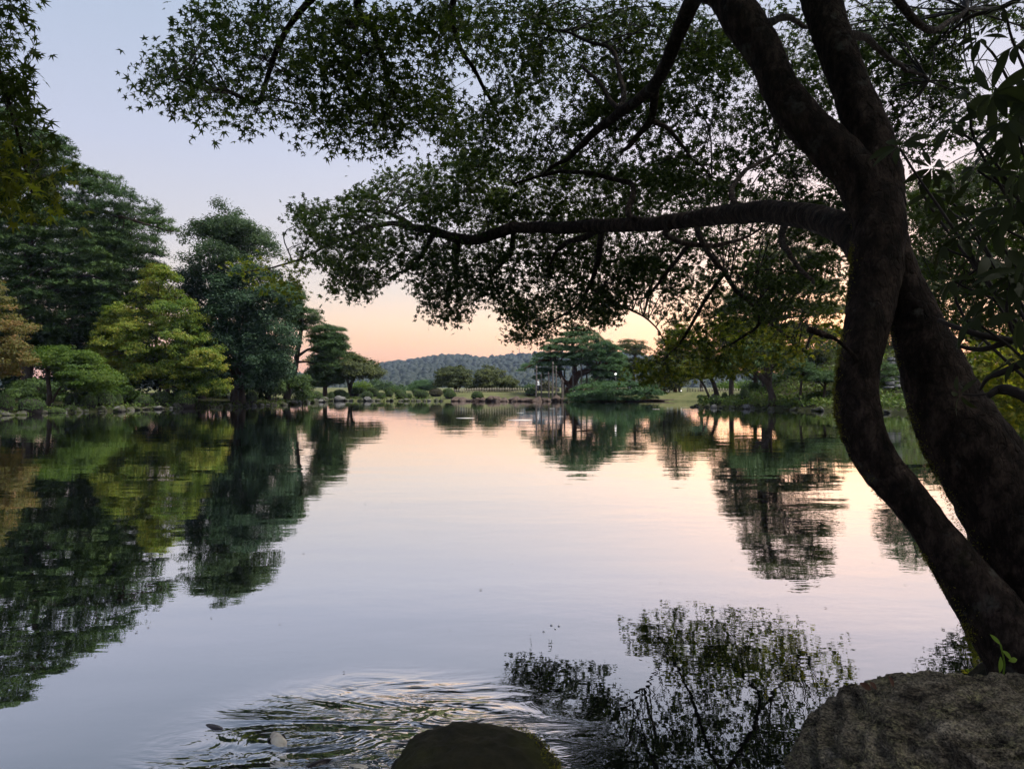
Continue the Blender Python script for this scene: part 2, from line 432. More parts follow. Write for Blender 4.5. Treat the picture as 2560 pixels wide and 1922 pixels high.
# ------------------------------------------------------------------ water
def water_material():
    m, t = newmat('pond_water'); l = t.links.new
    tcn = nd(t, 'ShaderNodeTexCoord'); geo = nd(t, 'ShaderNodeNewGeometry')
    def noise(sx, sy, scale, detail, rough=.5, dist=0.0, rot=0.0):
        mp = nd(t, 'ShaderNodeMapping'); mp.inputs['Scale'].default_value = (sx, sy, 1); mp.inputs['Rotation'].default_value = (0, 0, rot)
        l(geo.outputs['Position'], mp.inputs['Vector'])
        n = nd(t, 'ShaderNodeTexNoise'); n.inputs['Scale'].default_value = scale; n.inputs['Detail'].default_value = detail
        n.inputs['Roughness'].default_value = rough; n.inputs['Distortion'].default_value = dist
        l(mp.outputs[0], n.inputs['Vector']); return n.outputs['Fac']
    def mth(op, a, b=None, c=None, clamp=False):
        n = nd(t, 'ShaderNodeMath', operation=op, use_clamp=clamp)
        for i, v in enumerate((a, b, c)):
            if v is None: continue
            if isinstance(v, (int, float)): n.inputs[i].default_value = v
            else: l(v, n.inputs[i])
        return n.outputs[0]
    # breeze ripples over the whole pond; patches of it calmer than others
    swell = noise(.35, .9, 1.0, 2)
    rip = noise(1.0, 1.6, 2.6, 3, .55)
    patch = noise(.06, .16, 1.0, 2)
    pm = nd(t, 'ShaderNodeMapRange'); pm.inputs['From Min'].default_value = .42; pm.inputs['From Max'].default_value = .62
    pm.inputs['To Min'].default_value = .25; pm.inputs['To Max'].default_value = 1.0
    l(patch, pm.inputs['Value'])
    h = mth('ADD', mth('MULTIPLY', swell, .0065), mth('MULTIPLY', mth('MULTIPLY', rip, .0020), pm.outputs[0]))
    # stirred water where the carp feed by the near bank
    def fall(cx, cy, r):
        sx = nd(t, 'ShaderNodeVectorMath', operation='SUBTRACT'); l(geo.outputs['Position'], sx.inputs[0]); sx.inputs[1].default_value = (cx, cy, 0)
        ln = nd(t, 'ShaderNodeVectorMath', operation='LENGTH'); l(sx.outputs[0], ln.inputs[0])
        mr = nd(t, 'ShaderNodeMapRange', interpolation_type='SMOOTHSTEP'); mr.inputs['From Min'].default_value = r; mr.inputs['From Max'].default_value = r * .15
        l(ln.outputs['Value'], mr.inputs['Value']); return mr.outputs[0], ln.outputs['Value']
    f1, d1 = fall(-.62, 3.15, 1.35)
    f2, d2 = fall(-.45, 2.95, .8)
    chop = noise(2.2, 4.4, 1.0, 3, .55, 2.6, .5)
    chop2 = noise(1.2, 2.4, 1.0, 2, .5, 2.4, .45)
    ch = mth('ADD', mth('MULTIPLY', chop, .030), mth('MULTIPLY', chop2, .085))
    h = mth('ADD', h, mth('MULTIPLY', ch, mth('ADD', mth('MULTIPLY', mth('MULTIPLY', f1, f1), 1.1), mth('MULTIPLY', f2, .9))))
    b = nd(t, 'ShaderNodeBump'); b.inputs['Strength'].default_value = 1.0; b.inputs['Distance'].default_value = 1.0
    l(h, b.inputs['Height'])
    fr = nd(t, 'ShaderNodeFresnel'); fr.inputs['IOR'].default_value = 1.333; l(b.outputs[0], fr.inputs['Normal'])
    cr = nd(t, 'ShaderNodeValToRGB'); e = cr.color_ramp.elements     # mirror strength by grazing angle
    e[0].position = 0.0; e[0].color = (.12, .12, .12, 1); e[1].position = 1.0; e[1].color = (1, 1, 1, 1)
    for p_, v_ in ((.04, .25), (.075, .37), (.13, .57), (.22, .75), (.45, .90)):
        x_ = e.new(p_); x_.color = (v_, v_, v_, 1)
    l(fr.outputs[0], cr.inputs[0]); fac = cr.outputs[0]
    gl = nd(t, 'ShaderNodeBsdfGlossy'); gl.inputs['Color'].default_value = (.97, .97, .98, 1); gl.inputs['Roughness'].default_value = .006
    l(b.outputs[0], gl.inputs['Normal'])
    df = nd(t, 'ShaderNodeBsdfDiffuse'); df.inputs['Color'].default_value = (.007, .008, .007, 1)
    mx = nd(t, 'ShaderNodeMixShader'); l(fac, mx.inputs['Fac']); l(df.outputs[0], mx.inputs[1]); l(gl.outputs[0], mx.inputs[2])
    o = nd(t, 'ShaderNodeOutputMaterial'); l(mx.outputs[0], o.inputs['Surface'])
    return m
M['water'] = water_material()

def ground_material():
    m, t = newmat('ground'); l = t.links.new
    geo = nd(t, 'ShaderNodeNewGeometry')
    def noise(scale, detail=6):
        n = nd(t, 'ShaderNodeTexNoise'); n.inputs['Scale'].default_value = scale; n.inputs['Detail'].default_value = detail; n.inputs['Roughness'].default_value = .6
        l(geo.outputs['Position'], n.inputs['Vector']); return n.outputs['Fac']
    grass = rampn(t, noise(.9), [(.3, (.075, .085, .032)), (.5, (.11, .115, .045)), (.7, (.15, .14, .065))])
    moss = rampn(t, noise(.7), [(.3, (.022, .018, .012)), (.48, (.032, .034, .014)), (.65, (.05, .058, .018))])
    sp = nd(t, 'ShaderNodeSeparateXYZ'); l(geo.outputs['Position'], sp.inputs[0])
    mr = nd(t, 'ShaderNodeMapRange', interpolation_type='SMOOTHSTEP'); mr.inputs['From Min'].default_value = 74; mr.inputs['From Max'].default_value = 82
    l(sp.outputs['Y'], mr.inputs['Value'])
    mx = nd(t, 'ShaderNodeMix', data_type='RGBA'); l(mr.outputs[0], mx.inputs['Factor']); l(moss, mx.inputs['A']); l(grass, mx.inputs['B'])
    pb = nd(t, 'ShaderNodeBsdfPrincipled'); l(mx.outputs['Result'], pb.inputs['Base Color']); pb.inputs['Roughness'].default_value = .95
    pb.inputs['Specular IOR Level'].default_value = .1
    b = nd(t, 'ShaderNodeBump'); b.inputs['Strength'].default_value = .7; b.inputs['Distance'].default_value = .06
    l(noise(7, 8), b.inputs['Height']); l(b.outputs[0], pb.inputs['Normal'])
    o = nd(t, 'ShaderNodeOutputMaterial'); l(pb.outputs[0], o.inputs['Surface'])
    return m
M['ground'] = ground_material()

# ================================================================== terrain and water
POND = np.array([(-30, 36), (-28.2, 41), (-28.4, 45), (-26.2, 48), (-25.6, 53.5), (-23.6, 56), (-21.8, 59.5), (-20.2, 64), (-20.2, 77),
                 (-20.8, 84), (-14.7, 83), (-8, 82.5), (.9, 81), (9.5, 81), (13, 82.5), (16.6, 82.5), (21, 80), (21, 68), (15.2, 60.5), (14.6, 57.5), (16.6, 54.2), (19.5, 50.2),
                 (21, 48.5), (24, 43.5), (24, 34), (20, 24), (13.5, 13), (9.0, 7.6), (5.6, 4.6), (3.4, 3.5), (2.1, 2.85), (1.1, 2.2), (-.4, 1.8), (-3, 1.8), (-9, 2.4), (-18, 6), (-27, 14), (-32, 25)], float)
def sdist(x, y):
    """signed distance to the pond edge, positive on land"""
    x = np.asarray(x, float).ravel(); y = np.asarray(y, float).ravel()
    d = np.full(x.shape, 1e9); ins = np.zeros(x.shape, bool)
    n = len(POND)
    for i in range(n):
        a = POND[i]; b = POND[(i + 1) % n]; e = b - a
        t = np.clip(((x - a[0]) * e[0] + (y - a[1]) * e[1]) / (e @ e), 0, 1)
        d = np.minimum(d, np.hypot(x - a[0] - t * e[0], y - a[1] - t * e[1]))
        c = ((a[1] > y) != (b[1] > y)) & (x < (b[0] - a[0]) * (y - a[1]) / (b[1] - a[1] + 1e-12) + a[0])
        ins ^= c
    return np.where(ins, -d, d)
def sstep(a, b, x):
    t = np.clip((x - a) / (b - a), 0, 1); return t * t * (3 - 2 * t)
def terrain(x, y):
    x = np.asarray(x, float).ravel(); y = np.asarray(y, float).ravel()
    d = sdist(x, y)
    far = sstep(60, 80, y)
    near = 1 - sstep(6, 16, np.hypot(x, y))
    farl = far * (1 - sstep(-9, -4, x))
    top = .36 + .54 * far + .3 * sstep(5, 12, d) * (1 - far) - .45 * farl * (1 - sstep(3, 9, d)) - .05 * near
    h = np.where(d < 0, -.9 * sstep(0, 1.2, -d) , .16 * sstep(0, .25, d) + (top - .16) * sstep(.1, 4.0 - 2.4 * near, d))
    mound = 4.4 * np.exp(-(((x - 31) / 11) ** 2 + ((y - 62) / 12) ** 2)) * sstep(0, 7, d) * (x > 5)
    p = np.stack([x * .12, y * .12, 0 * x], -1)
    h = h + np.where(d > 0, 1, 0) * (mound + .12 * perlin(p) * sstep(0, 6, d) + .03 * perlin(p * 9) * sstep(0, 1, d))
    rise = .15 * sstep(5, 16, d) * (x < -15) * (y < 75)
    return h + rise
def gz(x, y): return float(terrain([x], [y])[0])

def grow(lo, hi, step, end, k=1.35):
    out = list(np.arange(lo, hi + 1e-6, step)); s = step
    while out[-1] < end: s *= k; out.append(min(out[-1] + s, end))
    return out
xs = grow(0, 48, .55, 2500); xs = sorted(set([-v for v in xs[1:]] + xs))
ys = grow(0, 98, .55, 2300); yn = grow(0, 8, .55, 120); ys = sorted(set([-v for v in yn[1:]] + ys))
X, Y = np.meshgrid(xs, ys)
Z = terrain(X, Y)
nx, ny = len(xs), len(ys)
i = (np.arange(ny - 1)[:, None] * nx + np.arange(nx - 1)[None]).ravel()
me = mesh_np('ground', np.stack([X.ravel(), Y.ravel(), Z], -1), np.stack([i, i + 1, i + nx + 1, i + nx], -1), M['ground'], True)
tag(link('ground', me), 'mossy garden ground and lawn sloping to the pond', kind='structure')
me = mesh_np('water', [(-50, .2, 0), (45, .2, 0), (45, 95, 0), (-50, 95, 0)], np.array([(0, 1, 2, 3)]), M['water'])
tag(link('water', me), 'still pond water mirroring the dusk sky', kind='structure')

# ------------------------------------------------------------------ wooded hill
RIDGE = [(-1400, 960), (-700, 950), (0, 955), (400, 945), (700, 938), (820, 930), (960, 912), (1010, 905), (1060, 896), (1110, 890), (1165, 887), (1200, 894), (1245, 893), (1290, 889), (1340, 884),
         (1420, 880), (1540, 884), (1660, 900), (1800, 925), (1950, 940), (2300, 945), (3000, 950), (4000, 955)]
RD = 1500.0
rxp = np.array([(p[0] - CX) / F * RD for p in RIDGE]); rzp = np.array([CAMZ + (HZ - p[1]) / F * RD for p in RIDGE]) - 6.5
def hill_h(x, y):
    H = np.interp(x * RD / np.maximum(y, 1) * .6 + x * .4, rxp, rzp)
    pr = np.where(y < RD, sstep(620, RD, y) ** .9, 1 - sstep(RD, 2050, y))
    return H * pr + 8 * fbm(np.stack([x * .007, y * .007, 0 * x], -1), 3) * pr
hx_ = np.linspace(-2000, 2000, 130); hy_ = np.linspace(600, 2060, 60)
HX, HY = np.meshgrid(hx_, hy_); HH = hill_h(HX.ravel(), HY.ravel()) - .8
i = (np.arange(59)[:, None] * 130 + np.arange(129)[None]).ravel()
me = mesh_np('hill', np.stack([HX.ravel(), HY.ravel(), HH], -1), np.stack([i, i + 1, i + 131, i + 130], -1), M['forest'], True)
tag(link('hill', me), 'low hill beyond the garden', kind='structure')
def dome_template():
    V = [(0, 0, 1)]; Fc = []
    for r, z, k in ((.7, .62, 6), (1.0, -.4, 6)):
        for j in range(k):
            a = 2 * math.pi * (j + .5 * (z > .5)) / k; r = r * (1 + .18 * ((j * 5) % 3 - 1)); V.append((r * math.cos(a), r * math.sin(a), z))
    for j in range(6):
        j2 = (j + 1) % 6
        Fc += [(0, 1 + j, 1 + j2), (1 + j, 7 + j, 1 + j2), (1 + j2, 7 + j, 7 + j2)]
    return np.array(V, float), np.array(Fc)
DOME, DOMEF = dome_template()
nb = 15000
fy = 640 + 960 * rng.random(nb) ** .75; fx = (rng.random(nb) * 2 - 1) * .72 * fy
fz = hill_h(fx, fy)
fs = 2.0 + 6.5 * rng.random(nb) ** 3.0
C = np.stack([fx, fy, fz], -1)
V, Fx = stamp(DOME, DOMEF, C, np.tile([0, 0, 1.], (nb, 1)) + .15 * rng.normal(size=(nb, 3)), rdir(nb), fs)
V = V + (fbm(V * .22, 3) * 3.0)[:, None] * np.array([1, 1, .8])
me = mesh_np('forest', V, Fx, M['forest'], False)
tag(link('forest', me), 'dense blue hazy forest covering the far hill', 'forest', kind='stuff')

# ================================================================== tree builders
def poly_dist(poly, pts):
    poly = np.asarray(poly, float); x, y = pts[:, 0], pts[:, 1]
    d = np.full(len(pts), 1e9); ins = np.zeros(len(pts), bool); n = len(poly)
    for i in range(n):
        a = poly[i]; b = poly[(i + 1) % n]; e = b - a
        t = np.clip(((x - a[0]) * e[0] + (y - a[1]) * e[1]) / (e @ e), 0, 1)
        d = np.minimum(d, np.hypot(x - a[0] - t * e[0], y - a[1] - t * e[1]))
        c = ((a[1] > y) != (b[1] > y)) & (x < (b[0] - a[0]) * (y - a[1]) / (b[1] - a[1] + 1e-12) + a[0])
        ins ^= c
    return np.where(ins, d, -d)
def poly_area(p):
    p = np.asarray(p, float); q = np.roll(p, -1, 0); return abs(np.sum(p[:, 0] * q[:, 1] - p[:, 1] * q[:, 0])) / 2
def poly_sample(poly, n, inset=0.0):
    poly = np.asarray(poly, float); lo = poly.min(0); hi = poly.max(0); out = []; dd = []; have = 0; it = 0
    while have < n and it < 60:
        p = lo + rng.random((n * 3, 2)) * (hi - lo); d = poly_dist(poly, p); k = d > inset
        out.append(p[k]); dd.append(d[k]); have += k.sum(); it += 1
    return np.concatenate(out)[:n], np.concatenate(dd)[:n]
def crown_pts(polys, D, depth, n, inset=0.0):
    """clump centres filling a rounded volume whose outline seen from the pond's near bank is polys (photo pixels)"""
    A = np.array([poly_area(p[1] if isinstance(p, tuple) else p) for p in polys]); out = []
    for p, a in zip(polys, A):
        dD = 0.0
        if isinstance(p, tuple): dD, p = p
        k = max(3, int(n * a / A.sum()))
        s, d = poly_sample(p, k, inset)
        R = max(d.max(), 1)
        half = depth * np.sqrt(np.clip(1 - (1 - np.minimum(d / R * 1.3, 1)) ** 2, 0, 1))
        yo = (rng.random(len(s)) * 2 - 1) * half
        out.append(P(s[:, 0], s[:, 1], D + dD + yo))
    return np.concatenate(out)
def limbs_to(mb, nodes, radii, targets, r1=.03, sides=5, sag=.0, wig=.12, rfac=.5):
    """limbs from the nearest suitable trunk node to each target"""
    for c in targets:
        d = np.linalg.norm(nodes - c, axis=1) + 1.3 * np.maximum(nodes[:, 2] - c[2] + .3, 0)
        k = int(np.argmin(d)); a = nodes[k]
        ln = np.linalg.norm(c - a)
        m1 = a * .62 + c * .38 + np.array([0, 0, .10 * ln - sag * ln]) + rng.normal(size=3) * wig * ln * .5
        m2 = a * .25 + c * .75 + np.array([0, 0, .06 * ln - sag * ln]) + rng.normal(size=3) * wig * ln * .4
        pts = catmull([a, m1, m2, c], 3)
        r0 = min(radii[k] * rfac, .02 + ln * .03)
        mb.add(*tube(pts, np.linspace(max(r0, r1), r1, len(pts)), sides, cap=False))

def leaves_around(Cc, per, R, flat, size, T, TF, upb=.6, outc=None, outb=.5):
    n = len(Cc) * per
    o = rng.normal(size=(n, 3)) * .55; o /= np.maximum(1, np.linalg.norm(o, axis=1)[:, None] / 1.1)
    Rr = np.repeat(np.broadcast_to(R, (len(Cc),)), per)[:, None]
    pos = np.repeat(Cc, per, 0) + o * Rr * np.array([1, 1, flat])
    nrm_ = np.array([0, 0, upb]) + rdir(n) * .75 + o * np.array([1, 1, .8]) * .5
    if outc is not None: nrm_ = nrm_ + outb * norml(pos - outc)
    s = size * rng.uniform(.7, 1.25, n)
    V, Fx = stamp(T, TF, pos, nrm_, rdir(n) - np.array([0, 0, .3]), s)
    return V, Fx

def broad_tree(name, label, cat, D, polys, depth, trunk, nclump, per, R, size, mat, bark='bark_far', flat=.55, nlimb=26, group=None, trunk_r=None, T=None, TF=None):
    size *= .86; per = int(per * 1.15); R *= .72; nclump = int(nclump * 1.5)
    """trunk: list of paths, each [(px, py, dD, r_m), ...] from the foot up"""
    foot = trunk[0][0]; bx_ = P(foot[0], foot[1], D + foot[2])
    g = gz(bx_[0], bx_[1])
    root = thing(name, label, cat, (bx_[0], bx_[1], g), group)
    tb = MB(); nodes = []; rads = []
    for path in trunk:
        pts = np.array([P(a, b, D + c) for a, b, c, r in path]); pts[0, 2] = gz(pts[0, 0], pts[0, 1]) - .15
        rr = np.array([p[3] for p in path])
        pp = catmull(pts, 5); rp = np.interp(np.linspace(0, 1, len(pp)), np.linspace(0, 1, len(rr)), rr)
        rp[0] *= 1.35
        tb.add(*tube(pp, rp, 9, .18, 3))
        k = len(pp) // 3
        nodes.append(pp[k:]); rads.append(rp[k:])
    part('trunk', tb, M[bark], root, True)
    nodes = np.concatenate(nodes); rads = np.concatenate(rads)
    inset = .2 * R * F / D
    nb_ = max(6, nclump // 13)
    Bc = crown_pts(polys, D, depth, nb_, inset + .5 * R * F / D)
    kb = rng.integers(0, len(Bc), nclump); ob = rng.normal(size=(nclump, 3)); ob /= np.maximum(1, np.linalg.norm(ob, axis=1)[:, None] / 1.5)
    ob[:, 2] = np.abs(ob[:, 2]) * .45 - .12 * (ob[:, 0] ** 2 + ob[:, 1] ** 2)
    Cc = Bc[kb] + ob * R * 1.9
    px_ = CX + Cc[:, 0] / Cc[:, 1] * F; py_ = HZ - (Cc[:, 2] - CAMZ) / Cc[:, 1] * F
    okc = np.zeros(len(Cc), bool)
    for pl in polys: okc |= poly_dist(pl, np.stack([px_, py_], -1)) > -.35 * R * F / D
    fillc = crown_pts(polys, D, depth * .8, max(4, nclump // 3), inset)
    Cc = np.concatenate([Cc[okc], fillc])
    lb = MB(); sel = Cc[rng.permutation(len(Cc))[:nlimb]]
    limbs_to(lb, nodes, rads, sel)
    part('limbs', lb, M[bark], root, True, 'stuff')
    Rr = R * rng.uniform(.65, 1.3, len(Cc))
    mb = MB(); mb.add(*leaves_around(Cc, per, Rr, flat, size, RHOMB if T is None else T, RHOMBF if TF is None else TF, outc=Cc.mean(0)))
    o = part('crown', mb, M[mat], root)
    return root

def pine_tree(name, label, D, polys, depth, trunk, npad, per, R, size, mat='pine', bark='bark_far', nlimb=30, group=None, flat=.3, layer=None, tier=.45):
    R *= .78; npad = int(npad * 1.35); per = int(per * .8); size *= .82; flat *= 1.7
    foot = trunk[0][0]; bx_ = P(foot[0], foot[1], D + foot[2]); g = gz(bx_[0], bx_[1])
    root = thing(name, label, 'pine tree', (bx_[0], bx_[1], g), group)
    tb = MB(); nodes = []; rads = []
    for path in trunk:
        pts = np.array([P(a, b, D + c) for a, b, c, r in path])
        if path is trunk[0]: pts[0, 2] = g - .2
        rr = np.array([p[3] for p in path])
        pp = catmull(pts, 5); rp = np.interp(np.linspace(0, 1, len(pp)), np.linspace(0, 1, len(rr)), rr)
        tb.add(*tube(pp, rp, 9, .15, 3))
        k = len(pp) // 4 if path is trunk[0] else 0
        nodes.append(pp[k:]); rads.append(rp[k:])
    part('trunk', tb, M[bark], root, True)
    nodes = np.concatenate(nodes); rads = np.concatenate(rads)
    Cc = crown_pts(polys, D, depth, npad, .3 * R * F / D)
    if layer:   # needle pads gather in tiers
        ph = perlin(np.stack([Cc[:, 0] * .25, Cc[:, 1] * .25, 0 * Cc[:, 0]], -1)) * layer * 1.2
        zq = np.round((Cc[:, 2] + ph) / layer) * layer - ph
        Cc[:, 2] = Cc[:, 2] * (1 - tier) + zq * tier
    lb = MB(); sel = Cc[rng.permutation(len(Cc))[:nlimb]]
    limbs_to(lb, nodes, rads, sel, wig=.16)
    part('limbs', lb, M[bark], root, True, 'stuff')
    Rr = R * rng.uniform(.6, 1.35, len(Cc)); n = len(Cc) * per
    a = rng.random(n) * 2 * np.pi; q = np.sqrt(rng.random(n)); Rn = np.repeat(Rr, per)
    zo = np.sqrt(1 - q ** 2) * flat * Rn * rng.uniform(.1, 1.0, n) - .12 * Rn * q
    pos = np.repeat(Cc, per, 0) + np.stack([np.cos(a) * q * Rn, np.sin(a) * q * Rn, zo], -1)
    nrm_ = np.array([0, 0, 1.0]) + np.stack([np.cos(a) * q, np.sin(a) * q, 0 * q], -1) * .8 + rdir(n) * .35
    mb = MB(); mb.add(*stamp(TUFT, TUFTF, pos, nrm_, rdir(n), size * rng.uniform(.7, 1.3, n)))
    part('crown', mb, M[mat], root)
    return root

# ================================================================== left bank trees
pine_tree('pine_tree', 'huge dark pine on the left bank, tallest, its top sloping down to the right', 58,
    [[(-160, 330), (-60, 260), (40, 270), (110, 318), (160, 342), (195, 372), (200, 420), (270, 432), (330, 478), (400, 522), (440, 562), (445, 602), (400, 598), (350, 560), (300, 560), (330, 640), (300, 760), (220, 860), (120, 880), (0, 880), (-160, 860)]],
    4.2, [[(66, 1000, 0, .42), (70, 860, 0, .36), (66, 720, .2, .33), (74, 600, .2, .28), (90, 480, 0, .2), (110, 370, 0, .1)], [(80, 560, 0, .2), (200, 520, -.6, .16), (310, 545, -.8, .12), (430, 580, -1, .05)]],
    1500, 32, .92, .36, 'pine', nlimb=46, layer=1.15)
pine_tree('pine_tree', 'dark pine behind the yellowing maple, branches in flat tiers', 63,
    [[(230, 560), (330, 545), (390, 580), (415, 650), (420, 720), (400, 820), (330, 900), (240, 930), (190, 880), (170, 760), (190, 640)]],
    3.2, [[(255, 1000, 0, .34), (252, 850, 0, .28), (262, 720, 0, .22), (290, 600, 0, .1)]],
    520, 32, .92, .37, 'pine', nlimb=30, layer=1.1)
broad_tree('maple_tree', 'yellow-green maple leaning over the left bank, brightest tree', 'maple tree', 56.5,
    [[(225, 920), (220, 840), (255, 770), (330, 735), (352, 690), (385, 655), (420, 668), (450, 705), (462, 740), (492, 770), (515, 790), (520, 830), (548, 850), (555, 890), (570, 940), (574, 960), (556, 990), (520, 1003), (480, 990), (440, 972), (400, 958), (350, 955), (300, 970), (250, 965)]],
    3.2, [[(430, 1004, 0, .17), (418, 975, 0, .15), (400, 940, .2, .12), (390, 860, 0, .09), (400, 760, 0, .05)], [(402, 1004, .3, .12), (402, 960, .3, .1), (430, 900, .5, .07), (470, 840, .6, .04)]],
    700, 52, .55, .17, 'maple_yellow', flat=.4, nlimb=34)
broad_tree('evergreen_tree', 'tall dark evergreen with a rounded leafy top, left of the sky gap', 'evergreen tree', 62,
    [[(450, 640), (445, 590), (470, 552), (505, 540), (520, 515), (560, 503), (600, 520), (618, 555), (660, 580), (690, 600), (700, 650), (640, 690), (560, 700), (480, 690)]],
    3.0, [[(600, 1004, 0, .34), (590, 900, 0, .3), (560, 800, -.5, .26), (562, 720, -.5, .2), (556, 650, -.3, .13), (560, 560, 0, .06)]],
    250, 56, .8, .20, 'broad', flat=.7, nlimb=34)
broad_tree('evergreen_tree', 'dense blue-green evergreen mass reaching the left bank', 'evergreen tree', 60,
    [[(515, 700), (560, 660), (640, 660), (690, 670), (735, 720), (742, 800), (735, 880), (720, 950), (660, 975), (600, 960), (545, 950), (530, 860), (520, 780)]],
    3.4, [[(588, 1008, 0, .3), (590, 930, 0, .27), (610, 820, 0, .2), (625, 720, 0, .1)], [(604, 1008, .3, .36), (604, 930, .3, .3), (640, 820, .3, .2)], [(578, 1008, -.2, .16), (582, 950, -.2, .13), (560, 850, 0, .08)]],
    560, 56, .75, .21, 'evergreen', flat=.7, nlimb=30)
pine_tree('pine_tree', 'dark shaded pine filling in behind the huge pine, lower part of the left mass', 67,
    [[(-120, 560), (60, 520), (220, 520), (330, 600), (400, 700), (420, 800), (330, 900), (160, 930), (-120, 930)]], 3.2, [[(150, 1000, 0, .3), (152, 800, 0, .25), (160, 620, 0, .1)], [(20, 1000, 1, .3), (24, 800, 1, .25), (30, 620, 1, .1)]],
    1000, 26, 1.15, .44, 'pine', nlimb=24, layer=1.2)
broad_tree('evergreen_tree', 'black shaded evergreen in the gap between yellow maple and blue-green mass', 'evergreen tree', 66,
    [[(430, 700), (470, 640), (530, 650), (560, 720), (560, 830), (540, 930), (480, 960), (440, 900), (425, 800)]],
    2.6, [[(505, 1000, 0, .3), (500, 880, 0, .25), (490, 720, 0, .12)]], 260, 50, .8, .21, 'evergreen', flat=.7, nlimb=16)
pine_tree('pine_tree', 'pine with a leaning trunk standing against the orange sky', 69.5,
    [[(690, 700), (735, 705), (765, 745), (752, 770), (800, 775), (800, 805), (770, 835), (735, 830), (690, 800)], [(770, 815), (800, 805), (830, 815), (868, 822), (860, 850), (868, 870), (850, 895), (830, 920), (800, 945), (760, 955), (790, 900), (770, 860)],
     [(700, 935), (735, 940), (750, 960), (710, 965)]],
    2.4, [[(714, 992, 0, .36), (724, 965, 0, .31), (736, 930, 0, .26), (744, 880, 0, .22), (752, 830, 0, .18), (755, 770, 0, .1)], [(745, 890, 0, .15), (775, 872, -.5, .1), (800, 880, -.8, .06), (840, 855, -.8, .03)], [(744, 905, 0, .12), (770, 905, .3, .08), (800, 915, .5, .04)]],
    330, 30, .8, .36, 'pine', nlimb=44, layer=.9, tier=.25)
pine_tree('pine_tree', 'lower pine beside the leaning one, foliage sweeping down to the shrubs', 88,
    [[(780, 850), (815, 828), (850, 838), (868, 870), (885, 905), (888, 940), (860, 962), (800, 972), (755, 968), (748, 945), (775, 925), (765, 900), (795, 880)]],
    2.8, [[(812, 990, 0, .28), (813, 960, 0, .25), (818, 910, 0, .16), (822, 870, 0, .07)]],
    330, 30, .85, .4, 'pine', 'bark_red', nlimb=36, layer=.9, tier=.12)
broad_tree('pine_tree', 'dome-crowned tree with a dark forked trunk at the end of the far shrub row', 'tree', 88,
    [[(848, 945), (852, 905), (870, 885), (882, 878), (895, 895), (905, 892), (915, 900), (932, 897), (945, 912), (958, 930), (957, 945), (930, 948), (900, 946), (880, 952)]],
    2.6, [[(876, 985, 0, .26), (876, 965, 0, .22), (882, 950, 0, .2), (895, 930, 0, .1)], [(876, 962, 0, .16), (868, 945, 0, .12), (862, 925, 0, .06)]],
    190, 40, .6, .24, 'pine_warm', flat=.5, nlimb=22)
broad_tree('maple_tree', 'low bright green maple with level branches under the big pine', 'maple tree', 49,
    [[(90, 870), (150, 862), (215, 880), (260, 905), (290, 930), (300, 960), (260, 975), (200, 985), (150, 975), (150, 930), (100, 905), (60, 890)]],
    2.2, [[(121, 1012, 0, .2), (124, 990, 0, .16), (120, 950, .2, .13), (118, 900, .2, .1), (140, 885, 0, .05)], [(124, 990, 0, .1), (150, 970, 0, .06), (190, 940, 0, .03)]],
    260, 46, .6, .16, 'maple_green', flat=.25, nlimb=24)
broad_tree('maple_tree', 'orange-tinted maple cut by the left edge of the picture', 'maple tree', 43,
    [[(-150, 720), (-60, 680), (0, 690), (10, 740), (60, 755), (40, 790), (75, 815), (50, 850), (90, 905), (50, 930), (0, 950), (-120, 950)]],
    2.2, [[(-60, 1020, 0, .18), (-55, 940, 0, .14), (-40, 850, 0, .1), (-30, 760, 0, .05)]],
    230, 50, .55, .16, 'maple_orange', flat=.35, nlimb=22)
for k, (px, top, D, w, lo, lab) in enumerate(((-70, 760, 66, 130, 996, 'dark evergreen backing the orange-tinted maple'), (70, 800, 64, 100, 996, 'dark evergreen in deep shade behind the low green maple'),
        (215, 800, 66, 110, 996, 'dark evergreen in shade right of the low green maple'), (330, 850, 68, 90, 975, 'dark evergreen behind the left half of the yellow-green maple'), (470, 860, 70, 90, 990, 'dark evergreen behind the right half of the yellow-green maple'),
        (560, 820, 70, 80, 996, 'dark evergreen behind the blue-green mass'), (670, 860, 72, 66, 996, 'dark evergreen behind the leaning pine foot'))):
    broad_tree('evergreen_tree', lab, 'evergreen tree', D, [[(px - w, lo), (px - w * .95, top + 40), (px - w * .5, top), (px + w * .4, top - 6), (px + w * .9, top + 35), (px + w, lo)]],
        2.2, [[(px, 1000, 0, .25), (px + 3, 900, 0, .1)]], 130, 34, .95, .34, 'evergreen', flat=.7, nlimb=8, group='shaded evergreens behind the left bank')
broad_tree('understorey_maple', 'dark green undergrowth maple low between the pine foot and yellow maple', 'maple tree', 55, [[(190, 1000), (200, 950), (260, 925), (330, 940), (345, 985), (330, 1003)]], 1.6,
    [[(265, 1006, 0, .08), (265, 970, 0, .06), (270, 945, 0, .03)]], 110, 40, .5, .17, 'maple_green', flat=.4, nlimb=14)
broad_tree('understorey_maple', 'dark green undergrowth below the low bright maple, left of the shrubs', 'maple tree', 54, [[(20, 1010), (30, 960), (90, 940), (150, 955), (175, 1005)]], 1.6,
    [[(95, 1010, 0, .08), (95, 980, 0, .06), (100, 955, 0, .03)]], 100, 40, .5, .17, 'shrub', flat=.4, nlimb=14)
broad_tree('loose_shrub', 'loose leafy shrub on the left bank beside the leaning pine', 'shrub', 66, [[(732, 1000), (732, 955), (745, 935), (765, 938), (778, 965), (782, 1002)]], 1.2,
    [[(756, 1004, 0, .05), (756, 975, 0, .03)]], 60, 40, .45, .17, 'shrub', nlimb=8)
